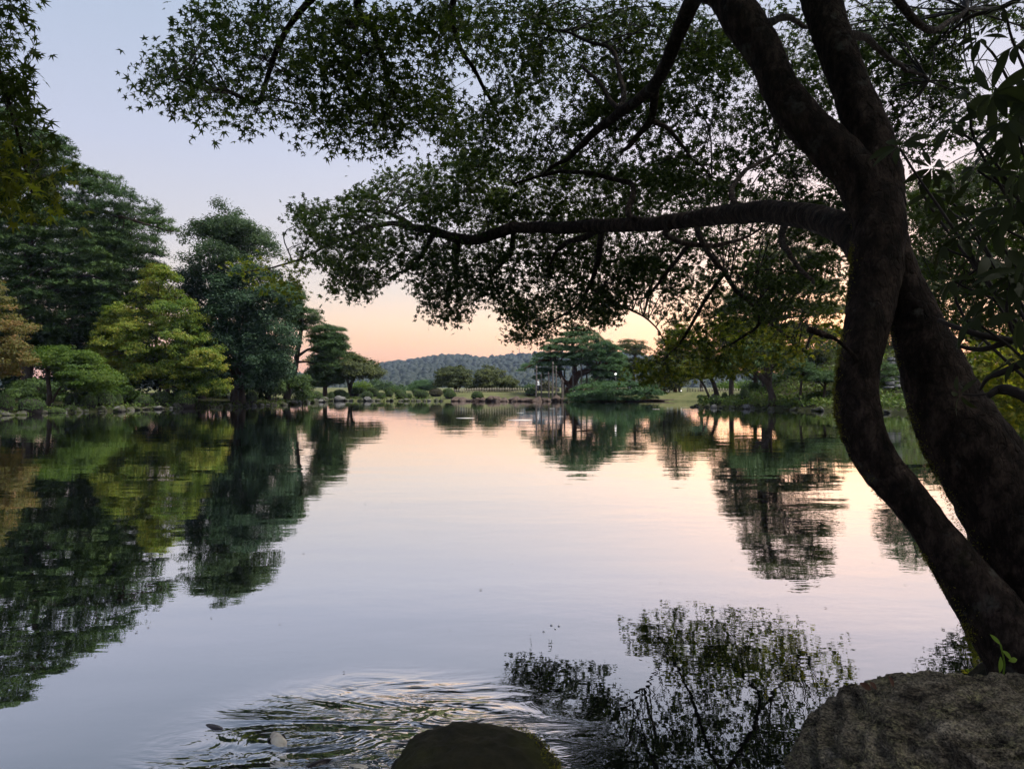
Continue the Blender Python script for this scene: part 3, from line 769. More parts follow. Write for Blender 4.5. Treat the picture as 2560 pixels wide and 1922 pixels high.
broad_tree('loose_shrub', 'upright green shrub between blue-green evergreen and leaning trunk', 'shrub', 64, [[(672, 985), (676, 955), (690, 945), (705, 955), (708, 985)]], .8,
    [[(690, 996, 0, .05), (690, 970, 0, .03)]], 36, 40, .4, .17, 'shrub', nlimb=8)

# ================================================================== far bank trees
broad_tree('dome_tree', 'dark green dome-shaped tree with tiered foliage before the hill', 'tree', 97,
    [[(1088, 965), (1087, 935), (1100, 930), (1115, 915), (1133, 911), (1155, 920), (1172, 925), (1180, 945), (1178, 960), (1150, 968), (1110, 970)]],
    2.6, [[(1140, 985, 0, .3), (1138, 965, 0, .25), (1130, 940, 0, .12)], [(1142, 980, 0, .15), (1155, 960, 0, .08)]], 170, 40, .7, .26, 'pine_warm', flat=.28, nlimb=26)
broad_tree('dome_tree', 'wide olive-brown dome tree spreading low behind the bamboo fence', 'tree', 102,
    [[(1160, 975), (1165, 955), (1190, 945), (1195, 930), (1222, 915), (1245, 922), (1262, 935), (1275, 945), (1290, 955), (1302, 975), (1260, 980), (1200, 980)]],
    3.2, [[(1230, 988, 0, .3), (1230, 965, 0, .24), (1225, 940, 0, .12)], [(1229, 975, 0, .15), (1205, 963, 0, .08)], [(1231, 975, 0, .15), (1260, 960, 0, .08)]], 210, 40, .7, .27, 'pine_warm', flat=.4, nlimb=26)
pine_tree('low_pine', 'low pale bluish pine left of the dark dome tree', 98,
    [[(1018, 980), (1022, 965), (1040, 955), (1055, 950), (1080, 955), (1092, 965), (1090, 982)]], 2.0, [[(1058, 988, 0, .2), (1055, 965, 0, .1)]], 90, 26, .7, .34, 'pine_bright', nlimb=12, layer=.6)

# the great propped pine on the far bank
pine_tree('propped_pine', 'great spreading pine on the far bank held up by many poles', 85,
    [[(1286, 932), (1300, 918), (1325, 903), (1345, 880), (1362, 862), (1375, 850), (1400, 842), (1420, 822), (1450, 814), (1480, 826), (1508, 844), (1538, 862), (1560, 890), (1578, 930), (1568, 966), (1520, 966), (1490, 955), (1474, 925), (1455, 912), (1430, 925), (1395, 935), (1365, 948), (1338, 955), (1332, 940), (1352, 918), (1320, 926)],
     (-5.0, [(1408, 990), (1440, 970), (1480, 962), (1520, 952), (1560, 952), (1600, 958), (1640, 968), (1664, 986), (1640, 998), (1600, 1001), (1500, 1003), (1440, 1003), (1410, 1002)])],
    3.4, [[(1420, 985, 0, .52), (1432, 955, 0, .5), (1447, 935, -.2, .42), (1470, 928, -.5, .3), (1500, 920, -.8, .2), (1540, 930, -1, .1)], [(1438, 945, .2, .32), (1436, 915, .4, .26), (1430, 880, .6, .22), (1434, 850, .6, .15), (1442, 825, .6, .07)],
     [(1425, 965, 0, .3), (1405, 945, -.6, .22), (1395, 910, -1, .16), (1360, 900, -1.5, .1), (1310, 922, -2, .05)], [(1424, 972, 0, .26), (1480, 974, -3, .18), (1560, 978, -5, .12), (1620, 986, -5, .06)]],
    980, 30, .72, .34, 'pine_bright', 'bark_red', nlimb=80, layer=.85, tier=.5)
ORD_ = ['first', 'second', 'third', 'fourth', 'fifth', 'sixth', 'seventh', 'eighth', 'ninth', 'tenth', 'eleventh', 'twelfth', 'thirteenth', 'fourteenth', 'fifteenth', 'sixteenth', 'seventeenth']
PROPS = [(1341, 915, 1001, -3.4), (1353, 935, 994, -2.6), (1371, 930, 1002, -3.0), (1382, 905, 1003, -3.8), (1390, 915, 1003, -3.7), (1404, 945, 1003, -3.5), (1408, 950, 1003, -3.2), (1411, 925, 970, .5), (1431, 922, 965, -1.0), (1443, 940, 970, 1.5), (1453, 908, 972, -1.2), (1466, 925, 970, .6), (1545, 962, 1000, -2.5), (1480, 970, 1002, -3.4)]
for k, (px, t_, b_, dd) in enumerate(sorted(PROPS)):
    D = 85 + dd; a = P(px, t_, D); b = P(px + (k % 3 - 1) * 1.2, b_, D); b[2] = min(max(gz(b[0], b[1]), -.6) - .1, b[2])
    mb = MB(); pts = catmull([b, (a + b) / 2 + np.array([.03, 0, 0]), a], 3)
    mb.add(*tube(pts, np.linspace(.095, .07, len(pts)), 8, .06, 3))
    # lashing collar near the head of the pole
    mb.add(*tube(np.array([a - (a - b) / np.linalg.norm(a - b) * .35, a - (a - b) / np.linalg.norm(a - b) * .15]), .095, 8))
    o = link('support_pole', mb.mesh('support_pole', M['pole'], True))
    tag(o, 'thin grey wooden pole propping the great pine, %s from the left' % ORD_[k], 'pole', 'poles propping the great pine')

pine_tree('pine_tree', 'flat-topped brownish pine standing right behind the propped pine', 108,
    [[(1540, 870), (1555, 852), (1590, 848), (1615, 860), (1628, 885), (1600, 892), (1560, 890)], [(1530, 905), (1560, 895), (1620, 895), (1640, 920), (1600, 935), (1550, 930)]],
    3.0, [[(1585, 985, 0, .3), (1583, 940, 0, .26), (1588, 890, 0, .18), (1590, 860, 0, .08)]], 150, 28, .9, .4, 'pine_warm', 'bark_red', nlimb=26, layer=.9)
pine_tree('pine_tree', 'small pointed pine seen through yellowing maple leaves', 112,
    [[(1740, 870), (1752, 835), (1768, 850), (1785, 880), (1790, 915), (1760, 930), (1725, 925), (1720, 895)]],
    2.4, [[(1753, 985, 0, .26), (1754, 930, 0, .22), (1754, 840, 0, .06)]], 110, 28, .85, .4, 'pine_warm', nlimb=26, layer=1.0)
broad_tree('evergreen_tree', 'dark spreading evergreen low over the far lawn', 'evergreen tree', 100,
    [[(1640, 940), (1660, 905), (1700, 890), (1750, 900), (1770, 930), (1740, 945), (1700, 952), (1660, 950)]], 2.6,
    [[(1700, 986, 0, .2), (1698, 960, 0, .18), (1700, 930, 0, .1)], [(1692, 986, 0, .1), (1690, 960, 0, .09), (1680, 940, 0, .05)]], 150, 40, .8, .28, 'evergreen', 'bark_red', nlimb=16)
mb = MB(); a = P(1672, 984, 95); a[2] = gz(a[0], a[1]) - .1
mb.add(*tube(catmull([a, P(1664, 965, 95), P(1660, 942, 95)], 4), np.linspace(.13, .09, 9), 8, .05, 3))
tag(link('support_pole', mb.mesh('support_pole', M['pole_pale'], True)), 'pale slanting pole on the far lawn right of the propped pine', 'pole')
mb = MB(); a = P(1652, 984, 97); a[2] = gz(a[0], a[1]) - .1
mb.add(*tube(catmull([a, P(1655, 965, 97), P(1656, 925, 97)], 4), np.linspace(.26, .2, 9), 8, .1, 3))
root_b = thing('red_trunk_tree', 'reddish tree trunk beside the pale slanting pole', 'tree', tuple(a)); part('trunk', mb, M['bark_red'], root_b, True)
mb = MB(); mb.add(*leaves_around(crown_pts([[(1610, 930), (1630, 900), (1670, 890), (1690, 910), (1680, 935), (1640, 940)]], 97, 2.2, 70, 8), 36, .8, .6, .28, RHOMB, RHOMBF)); part('crown', mb, M['evergreen'], root_b)
# distant garden trees between the bank and the hill
for k, (px, top, w, D, mt) in enumerate(sorted(((640, 915, 60, 130, 'broad'), (905, 955, 22, 120, 'maple_green'), (940, 945, 20, 160, 'broad'), (965, 955, 30, 150, 'broad'), (1000, 965, 30, 140, 'pine'), (1330, 962, 26, 125, 'broad'), (1365, 955, 20, 120, 'shrub_brown'),
        (1480, 940, 40, 150, 'broad'), (1850, 950, 50, 140, 'maple_green'), (1815, 955, 25, 125, 'maple_green'), (1920, 905, 60, 130, 'broad'), (2020, 890, 60, 120, 'broad'), (2150, 880, 90, 115, 'broad'), (2330, 860, 100, 110, 'broad'), (2480, 850, 100, 110, 'evergreen')))):
    r = thing('distant_tree', 'small hazy tree between far bank and hill, %s from the left' % ORD_[k], 'tree', (float((px - CX) / F * D), D, gz((px - CX) / F * D, D)), 'distant trees below the hill')
    tb = MB(); z0 = r.location.z; ht = CAMZ + (HZ - top) / F * D
    tb.add(*tube(catmull([(r.location.x, D, z0 - .2), (r.location.x + .1, D, z0 + .35 * (ht - z0)), (r.location.x, D, z0 + .8 * (ht - z0))], 3), np.linspace(.16, .05, 7), 6)); part('trunk', tb, M['bark_far'], r, True)
    Cc = crown_pts([[(px - w, 985), (px - w * .95, (top + 985) / 2 - 5), (px - w * .5, top + 4), (px + w * .1, top), (px + w * .6, top + 6), (px + w, (top + 985) / 2), (px + w * .9, 985)]], D, 2.0, 60 + w, 3)
    mb = MB(); mb.add(*leaves_around(Cc, 26, .9, .7, .32 * D / 120, RHOMB, RHOMBF)); part('crown', mb, M[mt], r)

broad_tree('broadleaf_tree', 'round broadleaf tree glowing at its rim, right of the flat-topped pine', 'tree', 88, [[(1600, 975), (1605, 920), (1635, 885), (1680, 878), (1715, 905), (1725, 950), (1700, 975)]], 2.6,
    [[(1662, 986, 0, .2), (1660, 955, 0, .16), (1662, 910, 0, .07)]], 130, 40, .7, .24, 'pine_warm', nlimb=18)
broad_tree('broadleaf_tree', 'spreading broadleaf tree behind the leaning tree on the mound', 'tree', 70, [[(1800, 935), (1805, 885), (1850, 850), (1910, 840), (1960, 862), (1985, 900), (1975, 940), (1900, 930), (1850, 950)]], 2.6,
    [[(1890, 990, 0, .22), (1888, 940, 0, .18), (1885, 880, 0, .08)]], 170, 40, .7, .22, 'maple_far', nlimb=20)
broad_tree('broadleaf_tree', 'dark broadleaf tree just left of the near trunk on the mound', 'tree', 68, [[(1960, 940), (1970, 870), (2020, 835), (2090, 830), (2140, 860), (2150, 930), (2080, 945)]], 2.6,
    [[(2055, 985, 0, .22), (2052, 930, 0, .18), (2055, 870, 0, .08)]], 170, 40, .7, .22, 'broad', nlimb=20)
# ================================================================== right mound trees
pine_tree('pine_tree', 'tall straight-trunked pine on the right mound against the glow', 60,
    [[(1850, 680), (1870, 640), (1910, 600), (1960, 575), (2030, 580), (2075, 610), (2092, 660), (2085, 720), (2110, 780), (2105, 850), (2090, 915), (2020, 905), (1960, 920), (1880, 905), (1810, 915), (1800, 850), (1840, 800), (1805, 760), (1850, 720)]],
    3.4, [[(1916, 1000, 0, .36), (1911, 900, 0, .31), (1908, 800, 0, .27), (1915, 700, 0, .2), (1940, 620, 0, .1)], [(1908, 790, 0, .14), (1960, 740, -.5, .1), (2030, 690, -.5, .05)]],
    520, 30, .85, .36, 'pine_warm', nlimb=90, layer=2.0, tier=.7)
pine_tree('pine_tree', 'slender pine left of the tall one on the right mound, lower and lacy', 76,
    [[(1770, 880), (1780, 800), (1810, 740), (1840, 700), (1870, 720), (1890, 790), (1890, 880), (1850, 925), (1800, 920)]], 2.6, [[(1828, 990, 0, .26), (1830, 900, 0, .22), (1838, 800, 0, .15), (1842, 715, 0, .06)]],
    190, 28, .85, .36, 'pine_warm', nlimb=44, layer=1.6, tier=.8)
pine_tree('pine_tree', 'loose pine rising over the far lawn right of the flat-topped one', 92,
    [[(1640, 900), (1655, 840), (1690, 800), (1720, 815), (1735, 860), (1730, 905), (1690, 920)]], 2.4, [[(1688, 988, 0, .26), (1688, 920, 0, .22), (1692, 815, 0, .06)]],
    130, 28, .85, .38, 'pine_warm', 'bark_red', nlimb=34, layer=1.4, tier=.7)
pine_tree('pine_tree', 'pine on the right mound mostly hidden behind the near double trunk', 60,
    [[(2190, 700), (2230, 640), (2300, 620), (2350, 650), (2370, 720), (2330, 790), (2240, 800), (2190, 770)], [(2170, 840), (2260, 820), (2370, 830), (2370, 880), (2250, 880)]],
    3.2, [[(2275, 990, 0, .34), (2272, 850, 0, .28), (2280, 720, 0, .18), (2290, 640, 0, .08)]], 220, 28, .85, .34, 'pine', nlimb=34, layer=1.2)
broad_tree('leaning_tree', 'dark leaning tree on the grassy slope of the right mound', 'tree', 53,
    [[(1820, 905), (1850, 870), (1900, 855), (1960, 865), (2010, 890), (2000, 920), (1950, 925), (1900, 915), (1860, 925)]], 2.2,
    [[(1938, 992, 0, .26), (1922, 965, 0, .22), (1905, 945, 0, .19), (1885, 925, 0, .14), (1870, 905, 0, .06)], [(1926, 968, 0, .16), (1926, 945, 0, .12), (1930, 915, .2, .06)]], 130, 44, .6, .17, 'pine', flat=.35, nlimb=26)
broad_tree('leaning_tree', 'short leaning tree beside the dark boulder at the mound tip', 'tree', 60,
    [[(1690, 935), (1715, 900), (1760, 880), (1800, 890), (1825, 915), (1800, 940), (1760, 948), (1720, 952)]], 2.0,
    [[(1797, 995, 0, .22), (1788, 970, 0, .18), (1779, 948, 0, .15), (1765, 925, 0, .07)], [(1782, 955, 0, .1), (1750, 948, 0, .08), (1715, 952, 0, .04)]], 110, 42, .6, .18, 'maple_far', flat=.4, nlimb=20)
for (p, lab) in (([[(1955, 935), (1970, 912), (2010, 908), (2040, 920), (2030, 940), (1985, 945)]], 'low cloud-clipped pine upper left on the mound slope'), ([[(2010, 960), (2020, 935), (2060, 928), (2095, 935), (2100, 955), (2060, 965)]], 'low cloud-clipped pine at the left edge of the near trunk'),
                 ([[(2100, 950), (2120, 915), (2180, 905), (2260, 915), (2290, 950), (2200, 965)]], 'low cloud-clipped pine hidden behind the near trunk')):
    c = np.mean(np.array(p[0]), 0)
    pine_tree('low_pine', lab, 52, p, 1.4, [[(c[0], c[1] + 28, 0, .1), (c[0] + 6, c[1] + 5, 0, .07), (c[0] - 4, c[1] - 10, 0, .03)]], 60, 26, .6, .27, 'pine', nlimb=12, layer=.5)

# ================================================================== clipped shrubs
def shrub_mesh(name, mat, n=1500, seed=0):
    """unit clipped shrub: radius 1 in x and y, height 1 from z = 0; leaves over a dark twiggy core"""
    r = np.random.default_rng(seed)
    u = r.random(n) * 2 * np.pi; v = r.random(n) ** .85
    th = np.arccos(1 - v * 1.15)
    rad = 1 + .05 * np.sin(3 * u + seed) + r.normal(size=n) * .025
    d = np.stack([np.sin(th) * np.cos(u), np.sin(th) * np.sin(u), np.cos(th)], -1)
    pos = d * np.stack([rad, rad, .56 * rad], -1) + np.array([0, 0, .44])
    nr = d * .8 + norml(r.normal(size=(n, 3))) * .7 + np.array([0, 0, .2])
    V, Fx = stamp(RHOMB, RHOMBF, pos, nr, norml(r.normal(size=(n, 3))), .11 * r.uniform(.6, 1.3, n))
    uu, vv = np.meshgrid(np.linspace(0, 2 * np.pi, 14, endpoint=False), np.linspace(.0, np.pi, 8))
    core = np.stack([.9 * np.sin(vv) * np.cos(uu), .9 * np.sin(vv) * np.sin(uu), .44 + .5 * np.cos(vv)], -1).reshape(-1, 3)
    i = np.arange(7)[:, None] * 14; j = np.arange(14)[None]; j2 = (j + 1) % 14
    Fc = np.stack([i + j, i + j2, i + 14 + j2, i + 14 + j], -1).reshape(-1, 4) + len(V)
    mi = np.concatenate([np.zeros(len(Fx)), np.ones(len(Fc))])
    return mesh_np(name, np.vstack([V, core]), [np.vstack([Fx, Fc])], [mat, M['twig']], midx=mi)
SHM = [shrub_mesh('clipped_shrub', M['shrub'], seed=s) for s in range(3)]
SHB = shrub_mesh('brown_shrub', M['shrub_brown'], seed=9)
def shrub(px, top, rx, D, label, group, mesh=None):
    w = P(px, top, D); g = gz(w[0], w[1]); r = rx * D / F
    o = link('clipped_shrub', mesh or SHM[int(px) % 3], None, (w[0], w[1], max(g, 0) - .12), (0, 0, rng.random() * 6), (r, r * rng.uniform(.9, 1.1), max(w[2] - g, .3) + .12))
    return tag(o, label, 'shrub', group)
FARL = 'clipped round green shrub in the crowded row on the far bank'
FSH = sorted(((829, 979, 8, 84.5), (850, 974, 16, 86), (888, 969, 12, 88), (903, 968, 10, 91), (918, 977, 15, 84.3), (931, 968, 15, 91), (937, 974, 9, 87), (953, 981, 11, 84.6), (974, 968, 14, 91), (973, 974, 11, 86.5), (1000, 973, 15, 90),
        (1004, 978, 15, 84), (1042, 972, 12, 90), (1053, 975, 19, 84.6), (1120, 971, 13, 89), (1022, 983, 8, 85), (866, 981, 8, 85.5)))
for k, (px, top, rx, D) in enumerate(FSH):
    shrub(px, top, rx, D, 'clipped round green shrub on the far bank, %s from the left of its row' % ORD_[k], 'clipped shrubs on the far bank')
shrub(1125, 977, 15, 83.8, 'clipped round shrub at the left end of the bamboo fence', None)
shrub(1193, 978, 14.5, 82.2, 'lone clipped round shrub at the water edge before the bamboo fence', None)
shrub(1090, 971, 17, 86.5, 'brownish clipped dome shrub between green ones on the far bank', None, SHB)
shrub(789, 978, 17, 77.8, 'rounded clipped shrub at the corner where the left bank ends', None)
shrub(1327, 972, 14, 83.5, 'low green shrub at the left foot of the propped pine', None)
for (px, top, rx, D, lab) in ((297, 983, 10, 51, 'narrow clipped shrub between two wider ones under yellow maple'), (359, 985, 21, 53, 'clipped shrub under the yellow maple, leftmost of three in a row'), (405, 979, 25, 55.5, 'clipped round shrub under the yellow maple, middle of three'),
        (465, 977, 26, 55, 'largest clipped round shrub, by the yellow maple right foot'), (12, 981, 22, 42, 'shrub at the far left edge by the waterline'), (77, 993, 29, 43.5, 'broad shrub at the water left of the low green maple trunk'), (182, 984, 18, 49, 'shrub right of the low green maple trunk'),
        (224, 986, 18, 48.4, 'shrub by the water below the low green maple'), (263, 980, 26, 50.5, 'wide dark clipped shrub left of the narrow one'), (140, 1019, 21, 45.4, 'low flat clipped hedge at the water, left piece'), (177, 1016, 16, 46.5, 'low flat clipped hedge at the water, right piece'),
        (628, 979, 15, 61.5, 'dark round shrub by the evergreen trunks'), (631, 969, 13, 65, 'small shrub peeping over the dark round shrub')):
    shrub(px, top, rx, D, lab, 'shrubs on the left bank')
for (px, top, rx, D, lab) in ((1862, 969, 12, 56.5, 'clipped round shrub on the mound crest left of leaning trunk'), (1887, 957, 14, 60, 'low dark shrub above the clipped one on the mound'), (1791, 988, 15, 57.2, 'dark round shrub at the water on the mound tip'), (1812, 981, 8, 58.5, 'small round shrub just above the mound tip shrub'),
        (1751, 992, 8, 82, 'tiny dark shrub on the straight lawn edge')):
    shrub(px, top, rx, D, lab, 'shrubs on the right mound')

# ================================================================== stones
def ico(sub):
    t = (1 + 5 ** .5) / 2
    V = norml(np.array([(-1, t, 0), (1, t, 0), (-1, -t, 0), (1, -t, 0), (0, -1, t), (0, 1, t), (0, -1, -t), (0, 1, -t), (t, 0, -1), (t, 0, 1), (-t, 0, -1), (-t, 0, 1)], float))
    Fc = np.array([(0, 11, 5), (0, 5, 1), (0, 1, 7), (0, 7, 10), (0, 10, 11), (1, 5, 9), (5, 11, 4), (11, 10, 2), (10, 7, 6), (7, 1, 8), (3, 9, 4), (3, 4, 2), (3, 2, 6), (3, 6, 8), (3, 8, 9), (4, 9, 5), (2, 4, 11), (6, 2, 10), (8, 6, 7), (9, 8, 1)])
    for _ in range(sub):
        e = np.sort(np.concatenate([Fc[:, [0, 1]], Fc[:, [1, 2]], Fc[:, [2, 0]]]), 1)
        ue, inv = np.unique(e, axis=0, return_inverse=True); inv = inv.ravel()
        mid = norml(V[ue[:, 0]] + V[ue[:, 1]]); m = len(V) + inv; n = len(Fc)
        a, b, c = Fc.T; ab, bc, ca = m[:n], m[n:2 * n], m[2 * n:]
        V = np.vstack([V, mid]); Fc = np.concatenate([np.stack(x, 1) for x in ((a, ab, ca), (b, bc, ab), (c, ca, bc), (ab, bc, ca))])
    return V, Fc
IV2, IF2 = ico(2)
def stone_mesh(name, mat, seed):
    r = np.random.default_rng(seed); V = IV2.copy()
    for _ in range(9):     # flat facets
        n = norml(r.normal(size=3)); h = r.uniform(.55, .85); dd = V @ n; V = V - np.where(dd > h, dd - h, 0)[:, None] * n
    V = V * (1 + .10 * fbm(V * 1.7 + seed * 3.1, 3))[:, None]
    return mesh_np(name, V, IF2, mat)
STM = [stone_mesh('shore_stone', M['stone'], s) for s in range(4)] + [stone_mesh('pale_shore_stone', M['stone_pale'], 7)]
STR = [stone_mesh('reddish_stone', M['stone_red'], s) for s in (11, 12, 13)]
def along(pts, step):
    pts = np.asarray(pts, float); seg = np.linalg.norm(np.diff(pts, axis=0), axis=1); s = np.concatenate([[0], np.cumsum(seg)]); t = np.arange(0, s[-1], step)
    return np.stack([np.interp(t, s, pts[:, 0]), np.interp(t, s, pts[:, 1])], -1)
def row(pts, step, sz, meshes, label, group, jit=.25):
    for (x, y) in along(pts, step):
        s = sz * rng.uniform(.6, 1.35); x += rng.normal() * jit; y += rng.normal() * jit * .6
        o = link('shore_stone', meshes[rng.integers(len(meshes))], None, (x, y, s * rng.uniform(.0, .35)), (rng.normal() * .25, rng.normal() * .25, rng.random() * 6.3), (s * rng.uniform(.9, 1.5), s, s * rng.uniform(.6, .95)))
        tag(o, label, 'stone', group)
row(POND[1:8], .50, .25, STM, 'weathered stone in the row edging the left bank', 'stones edging the left bank')
row(POND[7:10], .7, .36, STM, 'stone edging the receding corner of the left bank', 'stones at the left bank corner')
row(POND[9:12], .55, .34, STM, 'grey stone at the waterline below the far shrub row', 'stones below the far shrubs')
row(np.array([(-6.3, 82.1), (.9, 80.9), (6, 80.9)]), .5, .48, STR, 'dark reddish stone in the low wall under the bamboo fence', 'stones of the far low wall', .12)
row(POND[18:24], .9, .25, STM, 'dark stone half hidden by plants edging the right mound', 'stones edging the right mound')
for (px, py, D, s, lab, mi) in ((846, 990, 83.6, .5, 'large upright grey boulder on the far bank beside the shrubs', 4), (918, 1000, 83, .42, 'pale angular boulder at the water below the far shrubs', 4), (1866, 998, 53.5, .28, 'small pale stone on the right mound bank', 4), (300, 1020, 47.6, .38, 'mossy boulder at the left bank waterline', 0), (447, 1010, 54.6, .42, 'low broad boulder below the largest left shrub', 1)):
    w = P(px, py, D); o = link('boulder', STM[mi], None, (w[0], w[1], max(gz(w[0], w[1]), 0) + s * .35), (.2, .1, px), (s * 1.1, s, s * .9)); tag(o, lab, 'boulder')
w = P(1792, 975, 62); o = link('boulder', STM[2], None, (w[0], w[1], gz(w[0], w[1]) + .3), (0, 0, 1), (.62, .5, .75)); tag(o, 'dark rounded boulder behind the short leaning tree', 'boulder')
# stone edging of the straight lawn
mb = MB(); mb.add(*box((16.5, 82.45, .1), (9.0, .25, .26))); tag(link('lawn_kerb', mb.mesh('lawn_kerb', M['stone_red'])), 'dark straight kerb where the far lawn meets the water', 'kerb')

# stone steps up the mound, seen between the stems of the near tree
st = thing('stone_steps', 'narrow grey stone stairway climbing the right mound between the near stems', 'steps', tuple(P(2233, 985, 50)))
for k in range(13):
    D = 50 + k * .42; c = P(2232 + k * .4, 968 - k * 6.2, D)
    for s in (-1, 1):
        mb = MB(); w_ = .42 + .05 * ((k * 7 + s) % 3); V, Fx = box((c[0] + s * (.23) + .05 * math.sin(k * 2.3 + s), c[1] + .06 * math.sin(k * 1.7), c[2] + .03 * math.sin(k * 3.1 + s)), (w_ * .95, .42, .13)); V = V + fbm(V * 3, 2)[:, None] * .07; mb.add(V, Fx)
        part('step', mb, M['step'], st)
V, Fx = box(P(2235, 1000, 50.2), (.5, .4, .3)); mb = MB(); mb.add(V + fbm(V * 3, 2)[:, None] * .1, Fx); tag(link('step_stone', mb.mesh('step_stone', M['step'])), 'pale block at the foot of the stone stairway', 'stone')

# ------------------------------------------------------------------ bamboo fences
def fence(label, x0, x1, D, n, h):
    a = P(x0, 984, D); r = thing('bamboo_fence', label, 'fence', (a[0], D, gz(a[0], D)))
    mb = MB(); mb.add(*tube(np.array([[0, 0, -.1], [0, 0, h]]), .065, 6)); pm = mb.mesh('post', M['bamboo'], True)
    xs_ = np.linspace(x0, x1, n)
    for px in xs_:
        w = P(px, 984, D); link('post', pm, r, (w[0] - a[0], 0, gz(w[0], D) - r.location.z), (rng.normal() * .03, rng.normal() * .03, 0), (1, 1, rng.uniform(.92, 1.1)))
    for f in (.4, .78):
        mb = MB(); pts = np.array([[P(px, 984, D)[0], D - .07, gz(P(px, 984, D)[0], D) + h * f] for px in xs_[::3]]); mb.add(*tube(pts, .032, 6)); part('rail', mb, M['bamboo'], r, True)
fence('low bamboo post fence on the lawn in front of the dome trees', 1137, 1322, 89, 30, .52)
fence('distant pale post fence on the far lawn beyond the mound tip', 1718, 1850, 99, 20, .5)

# ------------------------------------------------------------------ notice, lamps, mast, bird, person
w = P(1395, 974.5, 86.5); g = gz(w[0], w[1])
r = thing('notice_board', 'small white notice board under the propped pine', 'sign', (w[0], w[1], g))
mb = MB(); mb.add(*box((w[0], w[1], w[2]), (.36, .03, .42))); brd = part('board', mb, M['white'], r)
mb = MB(); mb.add(*box((w[0], w[1] + .03, (w[2] + g) / 2 - .1), (.06, .05, w[2] - g + .1))); part('post', mb, M['metal'], r)
for dx in (-.08, .06): 
    mb = MB(); V, Fx = box((w[0] + dx, w[1] - .018, w[2]), (.04, .006, .26)); mb.add(V - np.array(r.location), Fx); link('print', mb.mesh('print', M['ink']), brd)
def lamp(px, py, D, rad, label):
    w = P(px, py, D); g = gz(w[0], w[1]); r = thing('garden_lamp', label, 'lamp', (w[0], w[1], g))
    mb = MB(); mb.add(*tube(np.array([[w[0], w[1], g - .1], [w[0], w[1], w[2] - rad * .8]]), .045, 8)); part('post', mb, M['metal'], r, True)
    mb = MB(); mb.add(IV2 * rad + w, IF2); part('globe', mb, M['lamp'], r, True)
    mb = MB(); mb.add(*tube(np.array([[w[0], w[1], w[2] + rad * .8], [w[0], w[1], w[2] + rad * 1.1]]), rad * .5, 8)); part('cap', mb, M['metal'], r, True)
lamp(1539, 935, 79.5, .115, 'lit white globe lamp right of the propped pine')
lamp(1703, 977, 92, .075, 'small low white lamp on the far lawn')
mb = MB(); a = P(1298, 866, 1490); b = P(1298, 898, 1490)
mb.add(*tube(np.array([b, a]), np.array([.7, .35]), 6)); 
for f in (.45, .7, .9): mb.add(*box(b * (1 - f) + a * f, (1.8, .2, .2)))
tag(link('radio_mast', mb.mesh('radio_mast', M['metal'])), 'thin radio mast standing on the hill ridge', 'mast')
c = P(912, 768, 60); mb = MB()
mb.add(*tube(np.array([c + [-.09, 0, -.01], c + [-.04, 0, .0], c + [.03, 0, .005], c + [.09, 0, .015]]), np.array([.006, .028, .03, .01]), 7))
for s in (-1, 1): mb.add(np.array([c + [-.03, 0, .02], c + [.04, 0, .02], c + [.02, s * .14, .07], c + [-.05, s * .27, .0], c + [-.04, s * .13, .05]]), np.array([(0, 1, 2), (0, 2, 4), (4, 2, 3)]))
tag(link('bird', mb.mesh('bird', M['twig'])), 'tiny dark bird flying in the sky gap', 'bird')

